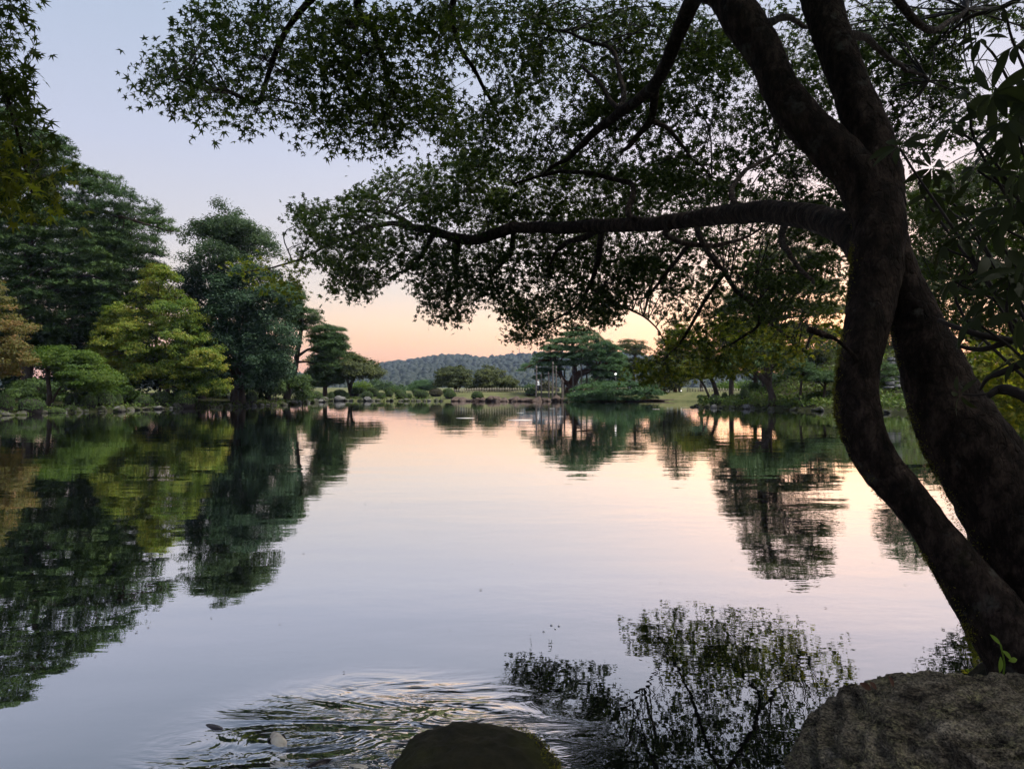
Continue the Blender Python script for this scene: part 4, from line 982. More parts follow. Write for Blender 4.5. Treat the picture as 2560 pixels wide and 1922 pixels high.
def person(px, D, label):
    w = P(px, 980, D); g = gz(w[0], w[1]); r = thing('person', label, 'person', (w[0], w[1], g))
    J = {'pel': (0, 0, .92), 'ab': (0, .01, 1.08), 'ch': (0, .02, 1.3), 'nk': (0, 0, 1.45), 'hd': (0, -.02, 1.56), 'ht': (0, -.01, 1.68), 'hl': (-.1, 0, .86), 'hr': (.1, 0, .86), 'kl': (-.12, -.12, .48), 'kr': (.11, .1, .48),
         'al': (-.12, -.06, .08), 'ar': (.11, .26, .1), 'tl': (-.13, -.2, .04), 'tr': (.12, .14, .04), 'sl': (-.19, .01, 1.38), 'sr': (.19, .01, 1.38), 'el': (-.25, .08, 1.1), 'er': (.25, -.06, 1.1), 'wl': (-.25, .0, .86), 'wr': (.25, -.17, .88), 'fl': (-.25, -.03, .77), 'fr': (.25, -.21, .8)}
    R_ = {'pel': .13, 'ab': .125, 'ch': .145, 'nk': .055, 'hd': .09, 'ht': .07, 'hl': .085, 'hr': .085, 'kl': .06, 'kr': .06, 'al': .042, 'ar': .042, 'tl': .035, 'tr': .035, 'sl': .065, 'sr': .065, 'el': .045, 'er': .045, 'wl': .03, 'wr': .03, 'fl': .028, 'fr': .028}
    E = [('pel', 'ab'), ('ab', 'ch'), ('ch', 'nk'), ('nk', 'hd'), ('hd', 'ht'), ('pel', 'hl'), ('pel', 'hr'), ('hl', 'kl'), ('hr', 'kr'), ('kl', 'al'), ('kr', 'ar'), ('al', 'tl'), ('ar', 'tr'), ('ch', 'sl'), ('ch', 'sr'), ('sl', 'el'), ('sr', 'er'), ('el', 'wl'), ('er', 'wr'), ('wl', 'fl'), ('wr', 'fr')]
    ks = list(J); me = bpy.data.meshes.new('body'); me.from_pydata([J[k] for k in ks], [(ks.index(a), ks.index(b)) for a, b in E], []); me.update()
    m, t = newmat('person_clothes'); geo = nd(t, 'ShaderNodeTexCoord'); sp = nd(t, 'ShaderNodeSeparateXYZ'); t.links.new(geo.outputs['Object'], sp.inputs[0])
    mr = nd(t, 'ShaderNodeMapRange'); mr.inputs['From Max'].default_value = 2.0; t.links.new(sp.outputs['Z'], mr.inputs['Value'])
    cr = rampn(t, mr.outputs[0], [(0, (.03, .03, .035)), (.045, (.02, .025, .06)), (.46, (.75, .76, .8)), (.72, (.42, .27, .2)), (.81, (.02, .016, .014))]); 
    for n_ in t.nodes:
        if n_.bl_idname == 'ShaderNodeValToRGB': n_.color_ramp.interpolation = 'CONSTANT'
    pb = nd(t, 'ShaderNodeBsdfPrincipled'); t.links.new(cr, pb.inputs['Base Color']); pb.inputs['Roughness'].default_value = .8; o_ = nd(t, 'ShaderNodeOutputMaterial'); t.links.new(pb.outputs[0], o_.inputs['Surface'])
    me.materials.append(m); o = link('body', me, r); sk = o.modifiers.new('skin', 'SKIN'); ss = o.modifiers.new('sub', 'SUBSURF'); ss.levels = 1; ss.render_levels = 1
    for i_, k in enumerate(ks): me.skin_vertices[0].data[i_].radius = (R_[k], R_[k]); me.skin_vertices[0].data[i_].use_root = (k == 'pel')
    r.rotation_euler = (0, 0, 1.2)
person(1345, 93, 'person in a white top and dark trousers walking behind the propped pine')

# ================================================================== mound ground plants and bank fringe
nG = 26000
gx = rng.uniform(13, 36, nG); gy = rng.uniform(42, 70, nG); dd = sdist(gx, gy); k = (dd > -.05) & (gx > 12); gx, gy, dd = gx[k], gy[k], dd[k]
keep = rng.random(len(gx)) < np.clip(1.2 - dd * .08, .35, 1); gx, gy, dd = gx[keep], gy[keep], dd[keep]
gzv = np.maximum(terrain(gx, gy), 0); fr_ = np.exp(-dd / 1.6)
C = np.stack([gx, gy, gzv + .05 + fr_ * rng.random(len(gx)) * .75], -1)
V, Fx = stamp(RHOMB, RHOMBF, C, rdir(len(gx)) * .8 + [0, -.2, .6], rdir(len(gx)) + [0, 0, .5], rng.uniform(.14, .34, len(gx)))
tag(link('ground_cover', mesh_np('ground_cover', V, Fx, M['grass'])), 'leafy ground cover on the right mound down to the water', 'ground cover', kind='stuff')
bl = MB(); pa = along(POND[1:12], .06); nL = len(pa)
pos = np.stack([pa[:, 0] - .3 + rng.normal(size=nL) * .5, pa[:, 1] + .3 + rng.normal(size=nL) * .5, 0 * pa[:, 0]], -1); k = sdist(pos[:, 0], pos[:, 1]) > -.1; pos = pos[k]
pos[:, 2] = np.maximum(terrain(pos[:, 0], pos[:, 1]), 0) + rng.random(len(pos)) * .25
V, Fx = stamp(RHOMB, RHOMBF, np.repeat(pos, 4, 0) + rng.normal(size=(len(pos) * 4, 3)) * [.25, .25, .08], rdir(len(pos) * 4) + [0, 0, .5], rdir(len(pos) * 4), rng.uniform(.10, .22, len(pos) * 4))
tag(link('bank_moss', mesh_np('bank_moss', V, Fx, M['grass'])), 'low green growth between the stones of the left bank', 'ground cover', kind='stuff')

# ================================================================== near maple over the water
def qpath(path):
    """[(x, y, depth, half-width in view pixels)] in 2212-wide view coordinates -> points, radii in metres"""
    pts = np.array([Q(a, b, c) for a, b, c, r in path]); rr = np.array([r / (F / K) * c for a, b, c, r in path])
    return pts, rr
def smooth_path(path, per=7):
    pts, rr = qpath(path); pp = catmull(pts, per)
    return pp, np.interp(np.linspace(0, 1, len(pp)), np.linspace(0, 1, len(rr)), rr)

base = Q(2240, 1450, 2.95); base[2] = gz(base[0], base[1])
maple = thing('maple_tree', 'large dark maple leaning over the water at right, two stems meeting', 'maple tree', tuple(base))
STEMS = [
    [(2290, 1640, 2.80, 90), (2225, 1450, 2.85, 82), (2150, 1340, 2.92, 66), (2080, 1240, 2.98, 50), (2010, 1140, 3.02, 42), (1945, 1060, 3.06, 42), (1888, 985, 3.10, 43), (1855, 900, 3.14, 45), (1852, 820, 3.18, 43), (1868, 730, 3.22, 46), (1886, 640, 3.28, 50), (1896, 560, 3.32, 54), (1900, 480, 3.36, 52), (1899, 420, 3.4, 48), (1893, 365, 3.45, 36), (1888, 330, 3.48, 14)],
    [(2420, 1600, 2.95, 120), (2330, 1420, 3.0, 118), (2240, 1240, 3.06, 104), (2165, 1090, 3.12, 96), (2100, 975, 3.18, 88), (2050, 890, 3.22, 78), (2012, 800, 3.27, 64), (1976, 700, 3.32, 52), (1945, 610, 3.36, 44), (1922, 540, 3.38, 42), (1912, 490, 3.4, 40)],
]
FORKS = [
    [(1898, 480, 3.38, 50), (1860, 385, 3.45, 50), (1795, 318, 3.5, 46), (1740, 265, 3.55, 43), (1693, 200, 3.62, 39), (1655, 120, 3.7, 38), (1605, 40, 3.8, 42), (1565, -30, 3.95, 38), (1540, -140, 4.1, 34), (1500, -320, 4.4, 28), (1480, -560, 4.8, 18)],
    [(1902, 450, 3.4, 50), (1898, 370, 3.44, 48), (1878, 285, 3.5, 44), (1842, 195, 3.58, 40), (1805, 95, 3.68, 40), (1776, 0, 3.8, 40), (1755, -90, 3.95, 36), (1760, -260, 4.2, 28), (1820, -520, 4.6, 16)],
]
BRANCHES = [
    [(1885, 560, 3.34, 42), (1845, 510, 3.5, 38), (1800, 484, 3.75, 33), (1740, 466, 4.1, 28), (1660, 458, 4.6, 25), (1580, 462, 5.1, 22), (1500, 472, 5.6, 19), (1400, 485, 6.2, 16), (1300, 487, 6.8, 14.5), (1200, 490, 7.4, 13.5), (1110, 494, 7.9, 12.5), (1050, 512, 8.2, 12), (990, 516, 8.5, 10.5), (940, 500, 8.8, 9), (890, 490, 9.1, 7.5), (840, 482, 9.4, 5.5), (780, 500, 9.6, 4), (720, 520, 9.8, 2.2)],
    [(1300, 490, 6.8, 8), (1262, 512, 7.1, 7), (1225, 522, 7.4, 5.5), (1200, 548, 7.7, 3.5), (1185, 575, 7.9, 2)],
    [(1450, 482, 5.8, 8), (1440, 508, 6.1, 7), (1490, 526, 6.6, 6), (1550, 530, 7.0, 5), (1620, 508, 7.5, 3)],
    [(1395, 480, 6.2, 8), (1357, 462, 6.4, 7), (1369, 409, 6.7, 6), (1344, 391, 7.0, 5.5), (1247, 372, 7.5, 4.5), (1180, 378, 7.9, 3.5), (1107, 400, 8.2, 2)],
    [(940, 500, 8.8, 6), (915, 545, 9.0, 5), (890, 575, 9.2, 4), (840, 600, 9.4, 2)],
    [(890, 490, 9.1, 5), (850, 465, 9.3, 4), (790, 455, 9.5, 3), (700, 470, 9.7, 2), (640, 450, 9.9, 1.2)],
    [(1585, 5, 3.85, 30), (1520, -22, 4.0, 24), (1494, 4, 4.2, 19), (1463, 78, 4.5, 16), (1438, 141, 4.8, 14.5), (1401, 200, 5.2, 12.5), (1344, 241, 5.7, 11), (1294, 275, 6.2, 9), (1248, 325, 6.7, 7), (1222, 344, 7.0, 5), (1170, 380, 7.4, 3)],
    [(1415, 178, 5.1, 10), (1413, 219, 5.4, 9), (1404, 259, 5.6, 8), (1370, 303, 5.9, 6), (1345, 325, 6.1, 4)],
    [(1404, 259, 5.6, 7), (1438, 275, 5.9, 5.5), (1463, 300, 6.2, 4.5), (1488, 334, 6.5, 3), (1540, 380, 7, 2)],
    [(1344, 241, 5.7, 7), (1316, 212, 5.9, 5.5), (1298, 178, 6.1, 4.5), (1260, 140, 6.5, 3)],
    [(1341, 236, 5.7, 6.5), (1348, 200, 5.9, 6), (1338, 156, 6.2, 5), (1319, 106, 6.5, 4.5), (1232, 75, 7, 3), (1150, 40, 7.4, 2)],
    [(1540, -160, 4.1, 24), (1350, -230, 4.4, 20), (1080, -210, 4.9, 16), (860, -110, 5.5, 12), (770, 0, 5.9, 9), (805, 65, 6.0, 7.5), (831, 131, 6.1, 6), (844, 194, 6.2, 4), (870, 250, 6.3, 2)],
    [(860, -110, 5.5, 10), (720, -40, 5.6, 8), (620, 60, 5.7, 6.5), (565, 205, 5.8, 5), (545, 218, 5.8, 4.5), (500, 198, 5.8, 4.5), (440, 190, 5.9, 3), (380, 170, 6.0, 2)],
    [(1080, -210, 4.9, 10), (1000, -60, 5.6, 8), (980, 60, 6.4, 6), (1040, 180, 7.2, 4), (1080, 260, 7.6, 2)],
    [(1640, 60, 3.75, 12), (1680, 40, 4.2, 8), (1709, 37, 4.6, 7), (1734, 50, 5, 5), (1790, 70, 5.6, 4)],
    [(1800, 80, 3.7, 14), (1866, 78, 4.4, 8), (1909, 112, 5.2, 6), (1960, 150, 6, 4), (2010, 170, 6.6, 2.5)],
    [(1770, -60, 3.9, 16), (1900, -40, 4.6, 12), (2000, 60, 5.4, 8), (2050, 50, 6, 6), (2090, 15, 6.4, 4)],
    [(1500, 472, 5.6, 7), (1515, 520, 6.6, 6), (1536, 553, 7.6, 5.5), (1565, 590, 8.3, 5), (1590, 628, 8.8, 4.5), (1640, 678, 9.4, 4), (1620, 720, 9.8, 3), (1560, 750, 10.2, 2)],
    [(1565, 590, 8.3, 4.5), (1530, 640, 8.9, 4), (1500, 690, 9.4, 3.5), (1470, 740, 9.9, 3), (1430, 780, 10.3, 2)],
    [(1640, 678, 9.4, 3.5), (1690, 720, 9.9, 3), (1740, 760, 10.3, 2)],
    [(1856, 790, 3.15, 9), (1838, 762, 3.1, 5), (1806, 736, 3.05, 4), (1780, 727, 3.0, 7), (1745, 717, 2.98, 7)],
    [(1700, 470, 4.3, 9), (1690, 520, 5.2, 7), (1720, 570, 6.2, 5), (1760, 610, 7.2, 3.5)],
    [(1300, 487, 6.8, 8), (1292, 560, 8.0, 6), (1272, 620, 9.0, 4.5), (1235, 670, 10.0, 3), (1150, 715, 10.4, 1.5)],
    [(1272, 620, 9.0, 4), (1330, 655, 9.7, 3), (1400, 690, 10.3, 2), (1440, 740, 10.6, 1.2)],
    [(990, 516, 8.5, 6), (985, 575, 9.2, 4), (962, 640, 9.7, 2.5), (985, 690, 9.9, 1.2)],
    [(1110, 494, 7.9, 6), (1100, 550, 8.6, 4.5), (1060, 600, 9.2, 3), (1090, 660, 9.8, 1.5)],
    [(720, 520, 9.8, 3), (660, 556, 9.4, 2.6), (600, 575, 9.2, 2), (520, 590, 9.0, 1.2)],
    [(780, 500, 9.6, 3.5), (760, 560, 9.7, 2.5), (740, 610, 9.8, 1.4)],
    [(1490, 526, 6.6, 5), (1440, 590, 7.8, 4), (1400, 640, 8.8, 2.5), (1370, 650, 9.4, 1.4)],
    [(1600, 462, 5, 8), (1580, 410, 5.6, 6), (1620, 360, 6.2, 4.5), (1680, 330, 6.8, 3)],
]
mb = MB(); nodes = []; nrad = []
for p in STEMS:
    pp, rr = smooth_path(p, 14); mb.add(*tube(pp, rr, 44, .22, 5.5))
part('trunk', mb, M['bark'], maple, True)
stem_paths = [smooth_path(p, 9) for p in STEMS]
for p in FORKS:
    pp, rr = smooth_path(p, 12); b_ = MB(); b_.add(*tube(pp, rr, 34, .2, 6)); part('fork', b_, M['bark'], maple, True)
for p in BRANCHES:
    pp, rr = smooth_path(p, 6)
    pp = pp + np.stack([perlin(pp * 3.1), perlin(pp * 3.1 + 9), perlin(pp * 3.1 + 21)], -1) * .05 * np.linspace(0, 1, len(pp))[:, None]
    b_ = MB(); b_.add(*tube(pp, rr, 10, .16, 7)); part('branch', b_, M['bark'], maple, True)
    k = len(pp) // 4
    if p[0] != (1856, 790, 3.15, 9): nodes.append(pp[k:]); nrad.append(rr[k:])
NODES = np.concatenate(nodes); NRAD = np.concatenate(nrad)

def sprays(poly, dlo, dhi, nleaf, clump=.55, freq=1.3, seed=0.0, per=12):
    """twig-end sprays (centres, outward directions) filling a region of the crown; poly in 2212-wide view coordinates"""
    ns = int(nleaf / per * 2.4)
    s, d = poly_sample(poly, ns, 2.0)
    Dd = dlo + (dhi - dlo) * rng.random(len(s))
    W = Q(s[:, 0], s[:, 1], Dd)
    f = fbm(np.stack([W[:, 0] * freq, W[:, 1] * freq, W[:, 2] * freq * 1.9], -1) + seed, 2)
    pr = np.clip(.5 + f * 3.2 * clump, .05, 1)
    pr = pr * (1 - .25 * sstep(1330, 1600, s[:, 0]) * (s[:, 0] < 1860))
    k = rng.random(len(s)) < pr
    W = W[k]
    m = int(nleaf / per * min(1.0, .4 + .6 * pr.mean() / .45))
    return W[rng.permutation(len(W))[:m]]

def leaf_sprays(W, per, size, spread, T, TF, nodes, droop=.5):
    """leaves in flat drooping fans round every spray centre"""
    n = len(W)
    idx = np.array([np.argmin(np.sum((nodes - w) ** 2, 1)) for w in W]) if len(nodes) else np.zeros(n, int)
    out = W - nodes[idx] if len(nodes) else rdir(n)
    out[:, 2] *= .3; out = norml(out + rng.normal(size=(n, 3)) * [.5, .5, .1])
    side = norml(np.cross(out, [0, 0, 1.0]))
    t = rng.random((n, per)) - .35; q = rng.normal(size=(n, per)) * .38
    pos = W[:, None] + out[:, None] * (t * spread * 1.3)[..., None] + side[:, None] * (q * spread)[..., None]
    pos[..., 2] += -droop * spread * (t + .35) ** 2 + rng.normal(size=(n, per)) * .055 * spread / .2
    dirs = out[:, None] * .6 + side[:, None] * np.sign(q)[..., None] * .5 + np.array([0, 0, -.55]) + rng.normal(size=(n, per, 3)) * .35
    nr = np.array([0, 0, .55]) + rng.normal(size=(n, per, 3)) * .55
    return pos.reshape(-1, 3), nr.reshape(-1, 3), dirs.reshape(-1, 3), size * rng.uniform(.5, 1.3, n * per), out

def twigs(mb, W, nodes, cell, r0, r1):
    """side shoots from the branches to each group of sprays, then a twig to each spray"""
    key = np.floor(W / cell).astype(int); _, inv = np.unique(key, axis=0, return_inverse=True); inv = inv.ravel()
    for g in range(inv.max() + 1):
        w = W[inv == g]; c = w.mean(0); k = int(np.argmin(np.sum((nodes - c) ** 2, 1))); a = nodes[k]; ln = np.linalg.norm(c - a)
        m1 = a * .6 + c * .4 + rng.normal(size=3) * .07 * ln + [0, 0, .07 * ln]; m2 = a * .25 + c * .75 + rng.normal(size=3) * .05 * ln + [0, 0, .05 * ln]
        pts = catmull([a, m1, m2, c], 3)
        mb.add(*tube(pts, np.linspace(r0 * min(1, .4 + ln * .4), r1 * 1.3, len(pts)), 5, cap=False))
        for x in w:
            m = (pts[5] + x) / 2 + rng.normal(size=3) * .04
            mb.add(*tube(np.array([pts[5] if rng.random() < .5 else c, m, x]), np.array([r1 * 1.2, r1, r1 * .6]), 3, cap=False))

REG = [  # polygon, depth range, number of leaves, clumping
    ('A', [(380, 0), (368, 30), (385, 90), (330, 120), (295, 133), (305, 165), (320, 205), (380, 235), (430, 262), (470, 280), (520, 286), (560, 262), (600, 282), (650, 262), (690, 296), (720, 308), (770, 300), (830, 320), (870, 306), (930, 298), (985, 316), (1000, 240), (960, 170), (985, 120), (1010, 60), (1020, 0)], 5.2, 6.8, 6200, .45),
    ('B', [(930, 0), (985, 60), (1000, 110), (1050, 165), (1040, 215), (990, 240), (975, 300), (1010, 340), (1600, 430), (1820, 470), (1840, 350), (1600, 60), (1500, 20), (1490, 0)], 6.6, 9.0, 11500, .6),
    ('C', [(598, 430), (640, 440), (700, 430), (755, 418), (760, 398), (808, 402), (805, 366), (860, 360), (940, 347), (1010, 322), (1500, 380), (1840, 430), (1840, 640), (1790, 690), (1720, 690), (1640, 695), (1560, 680), (1480, 695), (1440, 700), (1420, 675), (1370, 650), (1330, 680), (1290, 690), (1230, 660), (1150, 640), (1080, 650), (1040, 635), (960, 610), (895, 640), (880, 605), (840, 595), (800, 635), (760, 648), (720, 632), (705, 598), (720, 580), (680, 555), (640, 548), (652, 520), (640, 480), (625, 460)], 8.0, 10.6, 23500, .5),
    ('C1', [(930, 600), (1010, 600), (1015, 660), (992, 702), (945, 690), (900, 650)], 9.2, 10.2, 620, .3),
    ('C2', [(1085, 655), (1160, 640), (1300, 650), (1330, 690), (1270, 712), (1210, 700), (1180, 722), (1140, 738), (1085, 716), (1120, 706), (1160, 700), (1090, 682)], 9.6, 11.0, 1900, .8),
    ('S', [(480, 578), (560, 548), (640, 560), (665, 600), (655, 640), (600, 628), (560, 605), (510, 602)], 8.6, 9.6, 520, .8),
    ('D', [(1440, 690), (1560, 680), (1700, 690), (1832, 680), (1832, 735), (1760, 742), (1700, 800), (1640, 792), (1570, 808), (1520, 802), (1470, 815), (1400, 838), (1352, 800), (1380, 772), (1420, 762), (1440, 730)], 9.6, 11.4, 4200, 1.3),
    ('E', [(1560, 0), (2212, 0), (2250, 60), (2110, 50), (2060, 90), (2100, 190), (2212, 200), (2212, 290), (2060, 300), (1990, 340), (1920, 350), (1880, 290), (1850, 330), (1700, 320), (1600, 100)], 6.8, 9.4, 6600, .6),
]
tw = MB(); LP = []
allW = []
for (nm, poly, d0, d1, nl, cl) in REG:
    W = sprays(poly, d0, d1, int(nl * (1.35 if nm == 'A' else 1.15 if nm in 'DE' else 1.4)), cl, seed=len(nm) * 3.0)
    sz = .048 if nm in 'AD' else .0455; sp = .20
    pos, nr, dr, s, out = leaf_sprays(W, 12, sz, sp, None, None, NODES)
    LP.append((nm, pos, nr, dr, s)); allW.append(W)
twigs(tw, np.concatenate(allW), NODES, .75, .010, .0019)
part('twigs', tw, M['twig'], maple, kind='stuff')
# unseen crown leaves added above and behind the camera to shade trunk and rocks
nU = 2500
ux = rng.uniform(-4.5, 8.5, nU); uy = rng.uniform(-3.5, 7.5, nU); uz = np.maximum(CAMZ + .60 * np.maximum(uy, 0) + .5, 3.6) + rng.random(nU) * 2.2
WU = np.stack([ux, uy, uz], -1)
pos, nr, dr, s, out = leaf_sprays(WU, 12, .095, .38, None, None, NODES); LP.append(('U', pos, nr, dr, s))
ub = MB(); UP = [[(1500, -320, 4.4, 24), (1300, -700, 4.0, 18), (900, -1100, 3.6, 12), (500, -1500, 3.4, 6)], [(1480, -560, 4.8, 16), (1350, -800, 5.6, 12), (1100, -900, 6.4, 6)], [(1820, -520, 4.6, 14), (2000, -900, 4.2, 10), (2200, -1500, 3.6, 5)]]  # out-of-view branches carrying the added shading leaves
un = []
for p in UP:
    pp, rr = smooth_path(p, 6); b_ = MB(); b_.add(*tube(pp, rr, 9, .12, 6)); part('branch', b_, M['bark'], maple, True); un.append(pp)
twigs(ub, WU, np.concatenate(un), 1.2, .014, .004); part('twigs', ub, M['twig'], maple, kind='stuff')

def leaf_meshes(nm, T, TF, mat, k=4):
    out = []
    for j in range(k):
        V = T.copy(); V[:, 2] += .10 * np.sin(V[:, 0] * 3 + j) - .12 * j * V[:, 1] ** 2; V[:, :2] *= 1 + .06 * perlin(np.c_[V[:, :2] * 2, np.full(len(V), j * 3.3)])[:, None]
        out.append(mesh_np(nm, V, TF, mat))
    return out
from mathutils import Matrix
def single_leaves(parent, meshes, pos, nr, dr, s, name='leaf'):
    n = norml(nr); t = dr - n * np.sum(dr * n, -1, keepdims=True); t = norml(t); b = np.cross(n, t); off = np.array(parent.location)
    for i in range(len(pos)):
        o = bpy.data.objects.new(name, meshes[i % len(meshes)]); COL.objects.link(o); o.parent = parent
        Mx = Matrix(((t[i][0], b[i][0], n[i][0]), (t[i][1], b[i][1], n[i][1]), (t[i][2], b[i][2], n[i][2])))
        o.location = pos[i] - off; o.rotation_euler = Mx.to_euler(); sc = float(s[i]); o.scale = (sc, sc, sc)

# the 300 largest-looking leaves of the near maple are single parts, the rest one mass
mf = MB(); my = MB()
for (nm, pos, nr, dr, s) in LP:
    if nm == 'A':
        px = pos[:, 0] / pos[:, 1]; pz = (pos[:, 2] - CAMZ) / pos[:, 1]
        app = s / pos[:, 1]; k = np.argsort(-app)[:300]
        single_leaves(maple, leaf_meshes('leaf', STAR7, STAR7F, M['maple']), pos[k], nr[k], dr[k], s[k])
        rest = np.setdiff1d(np.arange(len(pos)), k); pos, nr, dr, s = pos[rest], nr[rest], dr[rest], s[rest]
    tgt = my if nm in ('D', 'S') else mf
    if nm == 'D': h_ = rng.random(len(pos)) < .3; mf.add(*stamp(STARL, STARLF, pos[h_], nr[h_], dr[h_], s[h_])); pos, nr, dr, s = pos[~h_], nr[~h_], dr[~h_], s[~h_]
    tgt.add(*(stamp(RHOMB, RHOMBF, pos, nr, dr, s * 1.9) if nm == 'U' else stamp(STAR5, STAR5F, pos, nr, dr, s) if nm == 'A' else stamp(STARL, STARLF, pos, nr, dr, s)))
o = part('foliage', mf, M['maple'], maple, kind='stuff')  # also holds the unseen shading leaves overhead
o = part('foliage', my, M['maple_far'], maple, kind='stuff'); o['label'] = 'yellowing leaves on the low outer sprays'
# moss fuzz along the damp sides of the stems
ms = MB()
for (pp, rr), n_, pref in ((stem_paths[0], 5200, (-1, .18, .1)), (stem_paths[1], 3200, (-1, .25, -.2))):
    k = rng.integers(0, int(len(pp) * .8), n_); f = rng.random(n_)[:, None]; k2 = np.minimum(k + 1, len(pp) - 1)
    c = pp[k] * (1 - f) + pp[k2] * f; tn = norml(pp[k2] - pp[k]); dv = norml(np.array(pref) + rng.normal(size=(n_, 3)) * .22); dv = norml(dv - tn * np.sum(dv * tn, -1, keepdims=True))
    pz = c + dv * (rr[k] * rng.uniform(.93, 1.04, n_))[:, None]
    w_ = fbm(pz * 4.0, 2) > -.08
    ms.add(*stamp(RHOMB * [1, .45, 1], RHOMBF, pz[w_], rdir(w_.sum()), dv[w_] + rdir(w_.sum()) * .6, rng.uniform(.006, .015, w_.sum())))
part('moss', ms, M['moss'], maple, kind='stuff')

# ------------------------------------------------------------------ maple hanging in at the left edge
lb0 = np.array([-4.6, 2.6, 0.0]); lb0[2] = gz(lb0[0], lb0[1])
lm = thing('maple_tree', 'maple branch of large dark pointed leaves hanging along the left edge', 'maple tree', tuple(lb0))
LB = [[(-4.6, 2.6, lb0[2] - .1, .16), (-4.5, 2.7, 2.0, .13), (-4.2, 3.0, 3.6, .10), (-3.6, 3.4, 4.6, .06), (-3.0, 3.6, 4.4, .03), (-2.75, 3.7, 3.7, .016), (-2.6, 3.8, 3.1, .010), (-2.5, 3.85, 2.6, .005)],
      [(-3.6, 3.4, 4.6, .04), (-3.3, 3.9, 4.3, .02), (-3.0, 4.1, 3.7, .012), (-2.85, 4.1, 3.0, .006)], [(-4.2, 3.0, 3.6, .04), (-3.6, 3.5, 3.5, .02), (-3.1, 3.9, 3.1, .01), (-2.75, 4.0, 2.7, .005)]]
ln_ = []
for j, p in enumerate(LB):
    a = np.array(p); pp = catmull(a[:, :3], 6); rr = np.interp(np.linspace(0, 1, len(pp)), np.linspace(0, 1, len(a)), a[:, 3])
    b_ = MB(); b_.add(*tube(pp, rr, 10, .1, 6)); part('trunk' if j == 0 else 'branch', b_, M['bark'], lm, True); ln_.append(pp[len(pp) // 2:])
ln_ = np.concatenate(ln_)
W = sprays([(-160, -60), (38, -60), (38, 0), (42, 60), (30, 120), (55, 190), (68, 240), (85, 290), (98, 330), (118, 370), (140, 402), (125, 432), (95, 440), (60, 425), (20, 398), (-10, 420), (-160, 430)], 3.5, 4.3, 2300, .3, per=10)
pos, nr, dr, s, out = leaf_sprays(W, 10, .047, .17, None, None, ln_, .8)
t_ = MB(); twigs(t_, W, ln_, .4, .006, .002); part('twigs', t_, M['twig'], lm, kind='stuff')
vis = (pos[:, 0] / pos[:, 1]) > -.70
order = np.argsort(-(s / pos[:, 1]) * (1 + 10 * vis)); k = order[:300]
low = (pos[:, 2] < 2.75)
mg = leaf_meshes('leaf', STAR7, STAR7F, M['maple']); mw = leaf_meshes('leaf', STAR7, STAR7F, M['maple_far'])
kl = k[low[k]]; kh = k[~low[k]]
single_leaves(lm, mg, pos[kh], nr[kh], dr[kh], s[kh]); single_leaves(lm, mw, pos[kl], nr[kl], dr[kl], s[kl])
rest = order[300:]; m_ = MB(); m_.add(*stamp(STAR7, STAR7F, pos[rest], nr[rest], dr[rest], s[rest])); part('foliage', m_, M['maple'], lm, kind='stuff')

# ------------------------------------------------------------------ maple on the right shore behind the stems
rb = np.array([9.6, 9.4, 0.0]); rb[2] = gz(rb[0], rb[1])
rm = thing('maple_tree', 'dense small-leaved maple filling the right edge behind the near stems', 'maple tree', tuple(rb))
RB = [[(9.6, 9.4, rb[2] - .1, .2), (9.2, 9.6, 1.6, .16), (8.4, 10, 3.2, .12), (7.6, 10.2, 4.4, .07), (6.9, 10.3, 5.0, .03)], [(9.2, 9.6, 1.6, .1), (8.0, 9.8, 2.0, .07), (7.2, 10, 2.2, .04), (6.4, 10.2, 2.1, .02)], [(8.4, 10, 3.2, .08), (7.4, 10.5, 3.3, .05), (6.4, 11, 3.4, .02)], [(9.3, 9.5, 1.2, .08), (8.2, 9.6, 1.2, .05), (7.4, 9.6, .9, .03)]]
rn_ = []
for j, p in enumerate(RB):
    a = np.array(p); pp = catmull(a[:, :3], 6); rr = np.interp(np.linspace(0, 1, len(pp)), np.linspace(0, 1, len(a)), a[:, 3])
    b_ = MB(); b_.add(*tube(pp, rr, 9, .1, 6)); part('trunk' if j == 0 else 'branch', b_, M['bark'], rm, True); rn_.append(pp[len(pp) // 3:])
rn_ = np.concatenate(rn_)
W1 = sprays([(1955, 400), (2100, 345), (2300, 300), (2340, 700), (2300, 740), (2090, 740), (2030, 690), (1985, 600), (1950, 480)], 9.4, 12.6, 17000, .3, seed=4.0)
W2 = sprays([(2085, 735), (2320, 735), (2330, 960), (2230, 945), (2160, 890), (2110, 810)], 8.6, 11.0, 6000, .4, seed=8.0)
t_ = MB(); twigs(t_, np.concatenate([W1, W2]), rn_, .9, .012, .003); part('twigs', t_, M['twig'], rm, kind='stuff')
for W, mt in ((W1, 'maple_mid'), (W2, 'maple_far')):
    pos, nr, dr, s, out = leaf_sprays(W, 12, .056, .24, None, None, rn_); m_ = MB(); m_.add(*stamp(STARL, STARLF, pos, nr, dr, s)); part('foliage', m_, M[mt], rm, kind='stuff')

